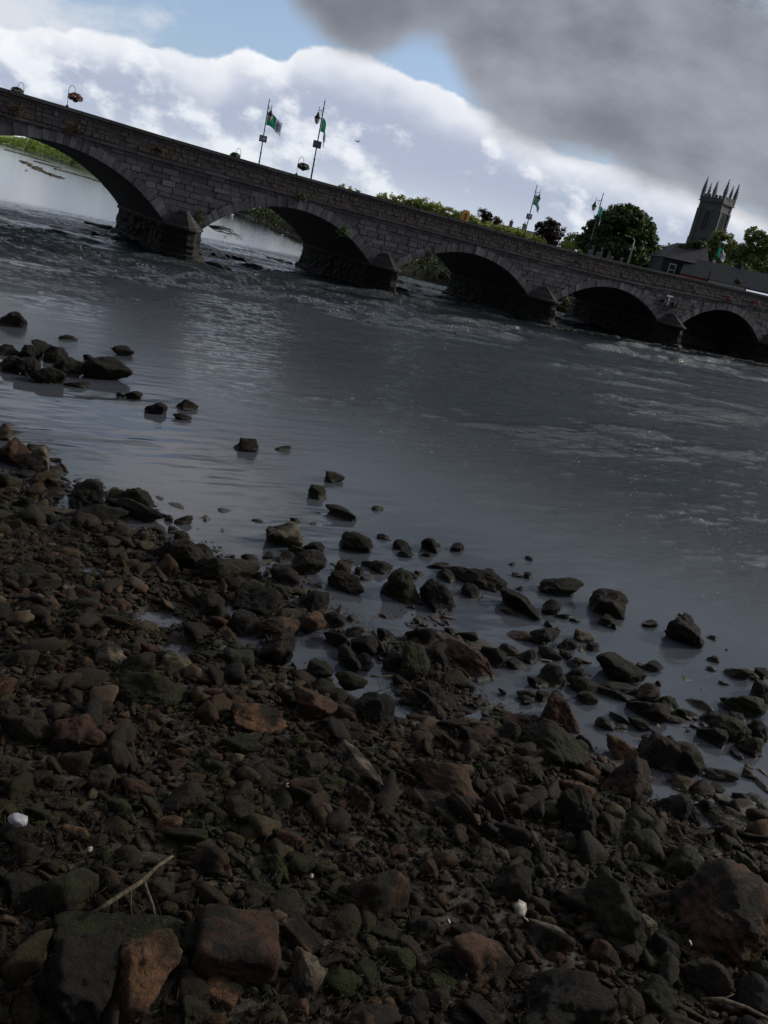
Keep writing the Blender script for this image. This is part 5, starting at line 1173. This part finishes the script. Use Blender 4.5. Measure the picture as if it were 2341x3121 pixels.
tree('dark_shrub', 6.6, 158, 5.0, [(-1.7, 0, 10.6, .9, .7), (-.6, 0, 10.3, .9, .7), (.5, 0, 9.9, .9, .7), (1.5, 0, 9.5, .8, .6), (0, 0, 8.8, 2.2, .9)], LM['beech'], .30, 60, 'dark brown bush right of the yellow cabinet above the hedge', 'bush', 50)
# riverside scrub: nobody could count it
rs_ = np.random.RandomState(8); PP, NN, SZ = [], [], []
FB = np.array(FARB[2:12], float); seg = np.hypot(*np.diff(FB, axis=0).T); cum = np.r_[0, np.cumsum(seg)]
for k in range(1500):
    t = cum[-1]*(1-rs_.uniform()**2.2*1.0); q = np.array([np.interp(t, cum, FB[:, 0]), np.interp(t, cum, FB[:, 1])]); dist = np.hypot(*q)
    back = rs_.uniform(.0, 1)**1.3*(6+dist*.10); q = q+np.array([.55, .83])*back+rs_.normal(0, 1, 2); z = float(height(q[None])[0])
    if z < .05: continue
    r = (.5+dist*.0035)*rs_.uniform(.6, 1.5); n_ = 34; d = rs_.normal(size=(n_, 3)); d[:, 2] = np.abs(d[:, 2]); d /= np.linalg.norm(d, axis=1)[:, None]
    PP.append(np.array([q[0], q[1], z])+d*r*np.array([1.3, 1.3, 1.0])); NN.append(d+np.array([0, 0, .4])); SZ.append(np.full((n_, 1), r*.55))
P_, N_, Z_ = np.concatenate(PP), np.concatenate(NN), np.concatenate(SZ)
a = rs_.normal(size=P_.shape); nn_ = N_+rs_.normal(0, .4, P_.shape); nn_ /= np.linalg.norm(nn_, axis=1)[:, None]; t = np.cross(nn_, a); t /= np.linalg.norm(t, axis=1)[:, None]; bb_ = np.cross(nn_, t)
V = np.stack([P_-t*Z_*.5, P_-bb_*Z_*.35, P_+t*Z_*.5, P_+bb_*Z_*.35], 1).reshape(-1, 3)
LM['scrub'] = leaf_mat('riverside_scrub', (.09, .15, .025), (.34, .46, .09))
_nt = LM['scrub'].node_tree; _g = _nt.nodes.new('ShaderNodeNewGeometry'); _x = xyz(_nt, _g.outputs['Position'])[0]; _f = _x.step(-95, -60)  # shadowed scrub past the left arch: shade mixed into the leaf colour
for _n in [q for q in _nt.nodes if q.type in ('BSDF_PRINCIPLED', 'BSDF_TRANSLUCENT')]:
    _s = _n.inputs[0]; _src = _s.links[0].from_socket; _nt.links.new(mix(_nt, _f, _src, (.040, .055, .020)), _s)
tag(obj_np('riverside_scrub', V, np.arange(len(V)).reshape(-1, 4), LM['scrub']), kind='stuff')
# weed-covered shoals upstream
for pts, h_, lab, sd_ in (([(-242, 496), (-197, 430), (-172, 392)], .55, 'longest weedy shoal, farthest upstream under the left arch', 1), ([(-131, 280), (-118, 255)], .34, 'short dark shoal at the left of the nearer upstream row', 2),
                          ([(-112, 247), (-96, 213)], .30, 'middle dark shoal of the nearer upstream row', 3), ([(-93, 210), (-82, 192)], .26, 'small dark shoal nearest the leftmost pier', 4),
                          ([(-119, 277), (-100, 255), (-92, 243)], .36, 'brown weedy shoal right of the dark upstream row', 5), ([(-150, 330), (-132, 310)], .4, 'thin shoal close under the green bank', 6)):
    rubble_bar('river_shoal', pts, 1.4, h_, lab, 'shoal', M['weed2'], 40+sd_, 'shoals in the river upstream', 260)
tag(rubble_bar('gravel_bank', [(-6, 92.5), (0, 96.5), (8, 98), (12, 97)], 1.6, .28, 'low dark green gravel bank seen through the third arch', 'gravel bank', M['weed'], 50, None, 160))
# driftwood caught by the leftmost pier
mb = MB(); rs_ = random.Random(4)
for k in range(7): mb.tube([(0, 0, 0), (rs_.uniform(.4, 1.6), rs_.uniform(-.5, .5), rs_.uniform(-.3, .35)), (rs_.uniform(1.4, 2.6), rs_.uniform(-.6, .6), rs_.uniform(-.35, .2))], [.05, .03, .012], 5)
o = mb.build('branch', M['bark'], None); x, y = bw(22.3, -.4); o.location = (x, y, 2.45); o.rotation_euler = (0, .12, TH-.3); tag(o, 'bare twigs caught on the leftmost pier, sticking out under the second arch', 'branch')

# ------------------------------------------------------------------ church tower
TA = 6.6; n1_ = R(228); n2_ = R(318); C0 = (73.4-TA/2*(math.cos(n1_)+math.cos(n2_)), 268.5-TA/2*(math.sin(n1_)+math.sin(n2_)))
tw = empty('church_tower', (C0[0], C0[1], 5.0), R(-42)); tag(tw, 'square grey stone church tower with tall crocketed pinnacles', 'church tower')
h_ = TA/2
def tz(z): return z-5.0
wl = MB(); wl.box((0, 0, tz(18.2)-0.0), (TA, TA, 26.4)); wl.build('wall', M['tower'], tw)
bt = MB()
for sx in (-1, 1):
    for sy in (-1, 1):
        for (z0, z1, pr) in ((5, 21.2, .62), (21.2, 29.0, .40), (29.0, 31.2, .18)):
            for ax in (0, 1):
                c_ = [sx*(h_-.45), sy*(h_-.45)]; d = [.9, .9]; c_[ax] = (sx, sy)[ax]*(h_+pr/2-.01*ax); d[ax] = pr+.02
                zz0, zz1 = tz(z0), tz(z1); bt.box((c_[0], c_[1], (zz0+zz1)/2), (d[0]-.013*ax, d[1], zz1-zz0-.01))
bt.build('buttress', M['tower'], tw)
sc_ = MB()
for z, o_ in ((21.3, .10), (29.1, .12), (31.4, .34)): sc_.box((0, 0, tz(z)), (TA+2*o_+.4, TA+2*o_+.4, .26))
sc_.build('string_course', M['tower'], tw)
pp = MB(); zt_ = tz(31.55)
for ax in (0, 1):
    for sg in (-1, 1):
        def pb(u_, w_, z0, z1, th=.34):
            c_ = (u_, sg*(h_+.12)) if ax == 0 else (sg*(h_+.12), u_); d = (w_, th) if ax == 0 else (th, w_-.68); pp.box((c_[0], c_[1], (z0+z1)/2), (d[0], d[1], z1-z0))
        pb(0, TA+.5, zt_, zt_+1.0)
        for u_ in (-2.2, -1.05, 1.05, 2.2): pb(u_, .78 if ax == 0 else 1.46, zt_+1.003, zt_+1.75, .33)
pp.build('battlement', M['tower'], tw)
def pinnacle(x, y, w, z0, hs, ht):
    mb = MB(); mb.box((x, y, z0+hs/2), (w, w, hs)); mb.box((x, y, z0+hs+.06), (w*1.3, w*1.3, .12))
    b_ = [(x-w*.5, y-w*.5, z0+hs+.12), (x+w*.5, y-w*.5, z0+hs+.12), (x+w*.5, y+w*.5, z0+hs+.12), (x-w*.5, y+w*.5, z0+hs+.12), (x, y, z0+hs+ht)]
    mb.add(b_, [(0, 1, 4), (1, 2, 4), (2, 3, 4), (3, 0, 4), (3, 2, 1, 0)])
    for k in range(1, 6):       # crockets up the four edges
        t_ = k/6; r_ = w*.5*(1-t_)+.03; zz = z0+hs+.12+ht*t_*.95
        for a in (45, 135, 225, 315): mb.box((x+1.5*r_*math.cos(R(a)), y+1.5*r_*math.sin(R(a)), zz), (.17*(1.3-t_*.6), .17*(1.3-t_*.6), .16))
    mb.box((x, y, z0+hs+ht*.93), (.2, .2, .1)); mb.build('pinnacle', M['tower'], tw)
for sx in (-1, 1):
    for sy in (-1, 1): pinnacle(sx*(h_-.02), sy*(h_-.02), .80, zt_+.3, 2.3, 3.9)
for x, y in ((0, -1), (0, 1), (-1, 0), (1, 0)): pinnacle(x*(h_+.1), y*(h_+.1), .58, zt_+.9, 1.4, 2.9)
M['void'] = plain('louvre_dark', (.055, .055, .07), .9)
for rz in (0, R(90), R(180), R(270)):
    def rp(x, y): return (x*math.cos(rz)-y*math.sin(rz), x*math.sin(rz)+y*math.cos(rz))
    fr_ = MB(); dkm = MB(); yo = -h_-.004; W_ = .82; z0, z1 = tz(23.6), tz(27.6)
    arc = [(-W_, z0), (W_, z0)]+[(W_*math.cos(k*math.pi/12), z1+1.15*math.sin(k*math.pi/12)) for k in range(13)]
    big = [(-W_-.26, z0-.25), (W_+.26, z0-.25)]+[((W_+.26)*math.cos(k*math.pi/12), z1+1.45*math.sin(k*math.pi/12)) for k in range(13)]
    vs = [(*rp(a, yo-.16), b_) for a, b_ in big]+[(*rp(a, yo-.16), b_) for a, b_ in arc]+[(*rp(a, yo+.05), b_) for a, b_ in big]+[(*rp(a, yo-.02), b_) for a, b_ in arc]
    n_ = len(arc); fs = []
    for k in range(n_):
        k2 = (k+1) % n_; fs += [(k, k2, n_+k2, n_+k), (k2, k, 2*n_+k, 2*n_+k2), (n_+k, n_+k2, 3*n_+k2, 3*n_+k)]
    fr_.add(vs, fs); fr_.box((*rp(0, yo-.10), (z0+z1+.9)/2), (.16, .16, z1-z0+.9)); wf = fr_.build('window_frame', M['tower'], tw)
    dkm.add([(*rp(a, yo-.012), b_) for a, b_ in arc], [tuple(range(n_))]); dkm.build('louvres', M['void'], wf)
# nave roof and small church body hidden by the trees
# ------------------------------------------------------------------ houses
M['gable'] = plain('grey_green_render', (.034, .048, .052), .85, 0, .2, 1.5); M['slate2'] = plain('old_slate', (.036, .034, .044), .75, 0, .3, 1.2, .4); M['cream'] = plain('pale_chimney', (.34, .33, .28), .8, 0, .25, 2)
M['whitef'] = plain('white_fascia', (.62, .62, .58), .5, 0, .1); M['redf'] = plain('red_fascia', (.28, .022, .025), .5, 0, .2); M['pane'] = plain('window_glass', (.03, .04, .05), .15)
hs = empty('cottage', (31.6, 125, 4.6)); tag(hs, 'grey-green rendered house with a white window and ivy on its roof', 'house')
mb = MB(); mb.box((0, 4, 2.3), (5.4, 8, 4.7)); mb.build('wall', M['gable'], hs)
mb = MB(); mb.hexa([(-2.9, -.4, 4.62), (3.4, -.4, 4.66), (3.4, 9, 4.66), (-2.9, 9, 4.62), (-.6, 3.8, 6.9), (3.4, 3.8, 7.4), (3.4, 4.6, 7.4), (-.6, 4.6, 6.9)]); rf = mb.build('roof', M['slate2'], hs)
mb = MB(); mb.box((2.6, 4.2, 7.6), (.9, .7, 1.3)); mb.build('chimney', M['slate2'], rf)
mb = MB()
for c_, d in (((-1.25, -.04, 3.95), (.95, .12, .16)), ((-1.25, -.04, 2.55), (.95, .12, .14)), ((-1.67, -.04, 3.25), (.12, .11, 1.26)), ((-.83, -.04, 3.25), (.12, .11, 1.26)), ((-1.25, -.035, 3.2), (.72, .10, .12))): mb.box(c_, d)
wf = mb.build('window_frame', M['whitef'], hs); mb = MB(); mb.box((-1.25, -.012, 3.25), (.74, .03, 1.2)); mb.build('window_pane', M['pane'], wf)
tree('ivy', 32.9, 128.3, 10.3, [(-.9, 0, 11.1, .9, .35), (.1, 0, 11.6, 1.0, .4), (1.0, 0, 11.9, .9, .35)], LM['chest'], .28, 110, 'dark ivy mound growing along the house roof below the tower', 'ivy', 60, None, .05)
lr = empty('long_building', (39.5, 120.5, 4.6), R(-20)); tag(lr, 'long low building with a dark slate roof and red and white fascia', 'building')
mb = MB(); mb.box((0, 3, 1.3), (17, 6, 2.7)); mb.build('wall', M['gable'], lr)
mb = MB(); mb.hexa([(-8.8, -.7, 3.02), (9, -.7, 3.02), (9, 6.9, 3.02), (-8.8, 6.9, 3.02), (-8.8, 2.7, 5.3), (9, 2.7, 5.3), (9, 3.5, 5.3), (-8.8, 3.5, 5.3)]); mb.build('roof', M['slate'], lr)
mb = MB(); mb.box((-6.9, -.78, 2.80), (3.6, .14, .34)); mb.build('red_fascia', M['redf'], lr)
mb = MB(); mb.box((-2.7, -.78, 2.78), (4.6, .14, .30)); mb.box((3.9, -.78, 2.86), (8.0, .12, .12)); mb.build('white_fascia', M['whitef'], lr)
mb = MB(); mb.box((-2.0, 3.1, 5.4), (.6, .6, .8)); mb.build('chimney', M['slate2'], lr)
tr_ = empty('terrace_house', (9.5, 165, 4.6)); tag(tr_, 'row of houses hidden behind the hedge, only roof ridge and pale chimneys showing', 'house')
mb = MB(); mb.box((0, 3, 1.8), (14, 7, 3.6)); mb.build('wall', M['cream'], tr_)
mb = MB(); mb.hexa([(-7.2, -.7, 3.62), (7.2, -.7, 3.62), (7.2, 6.8, 3.62), (-7.2, 6.8, 3.62), (-7.2, 2.9, 5.25), (7.2, 2.9, 5.25), (7.2, 3.3, 5.25), (-7.2, 3.3, 5.25)]); rf = mb.build('roof', M['slate'], tr_)
for x in (-3.9, -3.2, -1.2, 1.2, 3.6):
    mb = MB(); mb.box((x, 3.1, 5.5), (.62, .55, 1.2)); mb.box((x, 3.1, 6.14), (.78, .7, .12)); mb.lathe([(.11, 0), (.09, .35)], (x, 3.1, 6.2), 8); mb.build('chimney', M['cream'], rf)
# churchyard headstones
M['grave'] = plain('headstone', (.22, .23, .24), .8, 0, .25, 3)
gl_ = [(18.0, 7.95, 'r'), (18.45, 8.2, 'c'), (19.15, 8.0, 'r'), (19.65, 8.2, 'c'), (20.6, 7.9, 'c'), (21.1, 7.8, 'r'), (22.3, 7.9, 'r')]
mb = MB(); mb.box((20.3, 119.2, 5.85), (7.5, 2.4, 2.3)); tag(mb.build('churchyard_wall', M['tower'], None), 'dark retaining wall under the headstones beyond the bridge', 'wall')
for i, (x, zt, kk) in enumerate(gl_):
    mb = MB(); b_ = 6.98
    mb.box((0, 0, .07), (.55, .4, .16)); mb.box((0, 0, .15+(zt-b_)*.35), (.34, .14, (zt-b_)*.7))
    if kk == 'c': mb.box((0, 0, zt-b_+.05), (.12, .1, .55)); mb.box((0, 0, zt-b_+.1), (.40, .11, .12))
    else: mb.lathe([(.17, -.07), (.17, .07)], (0, 0, (zt-b_)*.72), 12)
    o = mb.build('headstone', M['grave'], None); o.location = (x, 118.5+.3*(i % 2), b_)
    tag(o, 'small pale cross headstone in the row beyond the parapet' if kk == 'c' else 'small pale rounded headstone in the row beyond the parapet', 'headstone', 'headstones beyond the bridge, crosses' if kk == 'c' else 'headstones beyond the bridge, rounded')
# street light with a white head in front of the big tree
M['white2'] = plain('pale_metal', (.22, .24, .24), .4)
sl = empty('street_light', (20.6, 105.2, 4.6)); tag(sl, 'pale street light on a grey pole in front of the big round tree', 'street light')
mb = MB(); mb.lathe([(.13, 0), (.11, 2.4), (.09, 3.8), (.06, 5.0)], n=8); mb.build('pole', M['white2'], sl, True)
mb = MB(); mb.tube([(0, 0, 4.95), (-.25, 0, 5.12), (-.55, 0, 5.2)], .035, 6); mb.build('arm', M['white2'], sl, True)
mb = MB(); mb.box((-.85, 0, 5.25), (.62, .22, .10)); mb.build('lamp_head', M['whitef'], sl)
mb = MB(); mb.lathe([(.0, -.14), (.12, -.08), (.14, 0), (.10, .1), (0, .14)], (-.18, 0, 3.9), 10); mb.build('globe', M['whitef'], sl, True)
# gulls
M['gullw'] = plain('gull_white', (.80, .80, .80), .6, 0, .05); M['gullg'] = plain('gull_grey', (.28, .30, .33), .6)
def gull(x, y, z, sc, label, fly=False, rz=0.0):
    G = empty('gull', (x, y, z), rz); tag(G, label, 'gull', 'gulls about the river')
    b_ = MB(); pts = [(-.24, 0, .05), (-.15, 0, .06), (0, 0, .07), (.13, 0, .10), (.19, 0, .16), (.24, 0, .18), (.29, 0, .175), (.34, 0, .165)]
    b_.tube(pts, [.012, .045, .085, .065, .045, .045, .022, .006], 10); b_.build('body', M['gullw'], G, True)
    w_ = MB()
    for sg in (-1, 1):
        if fly: w_.add([(.10, sg*.05, .10), (-.06, sg*.05, .09), (-.02, sg*.35, .20), (.10, sg*.33, .21), (-.14, sg*.62, .12), (.0, sg*.34, .23)], [(0, 1, 2, 3), (3, 2, 4), (0, 3, 5), (5, 3, 4)])
        else: w_.add([(.10, sg*.07, .12), (.0, sg*.095, .10), (-.30, sg*.03, .07), (-.05, sg*.05, .15)], [(0, 1, 2), (0, 2, 3), (0, 3, 1), (1, 3, 2)])
    w_.build('wing', M['gullg'], G); G.scale = (sc, sc, sc); return G
gull(-48.2, 206, -.02, 2.0, 'white gull on the water under the top of the second arch', rz=1)
gull(-24.9, 105, -.02, 1.2, 'white gull on the water beside the leftmost pier', rz=2)
gull(-26.7, 151, -.02, 1.2, 'small gull on the pale water in the middle of the second arch', rz=.5)
gull(-87.4, 188.6, -.02, 1.3, 'small gull on the river upstream under the left arch', rz=.5)
x, y = bw(33.7, .3); gull(x, y, cop(33.7), 1.0, 'white gull perched on the parapet left of the hedge', rz=3.4)
gull(-10.3, 90, 11.9, .9, 'small bird flying in front of the clouds above the bridge', True, .6)
bpy.context.view_layer.update()
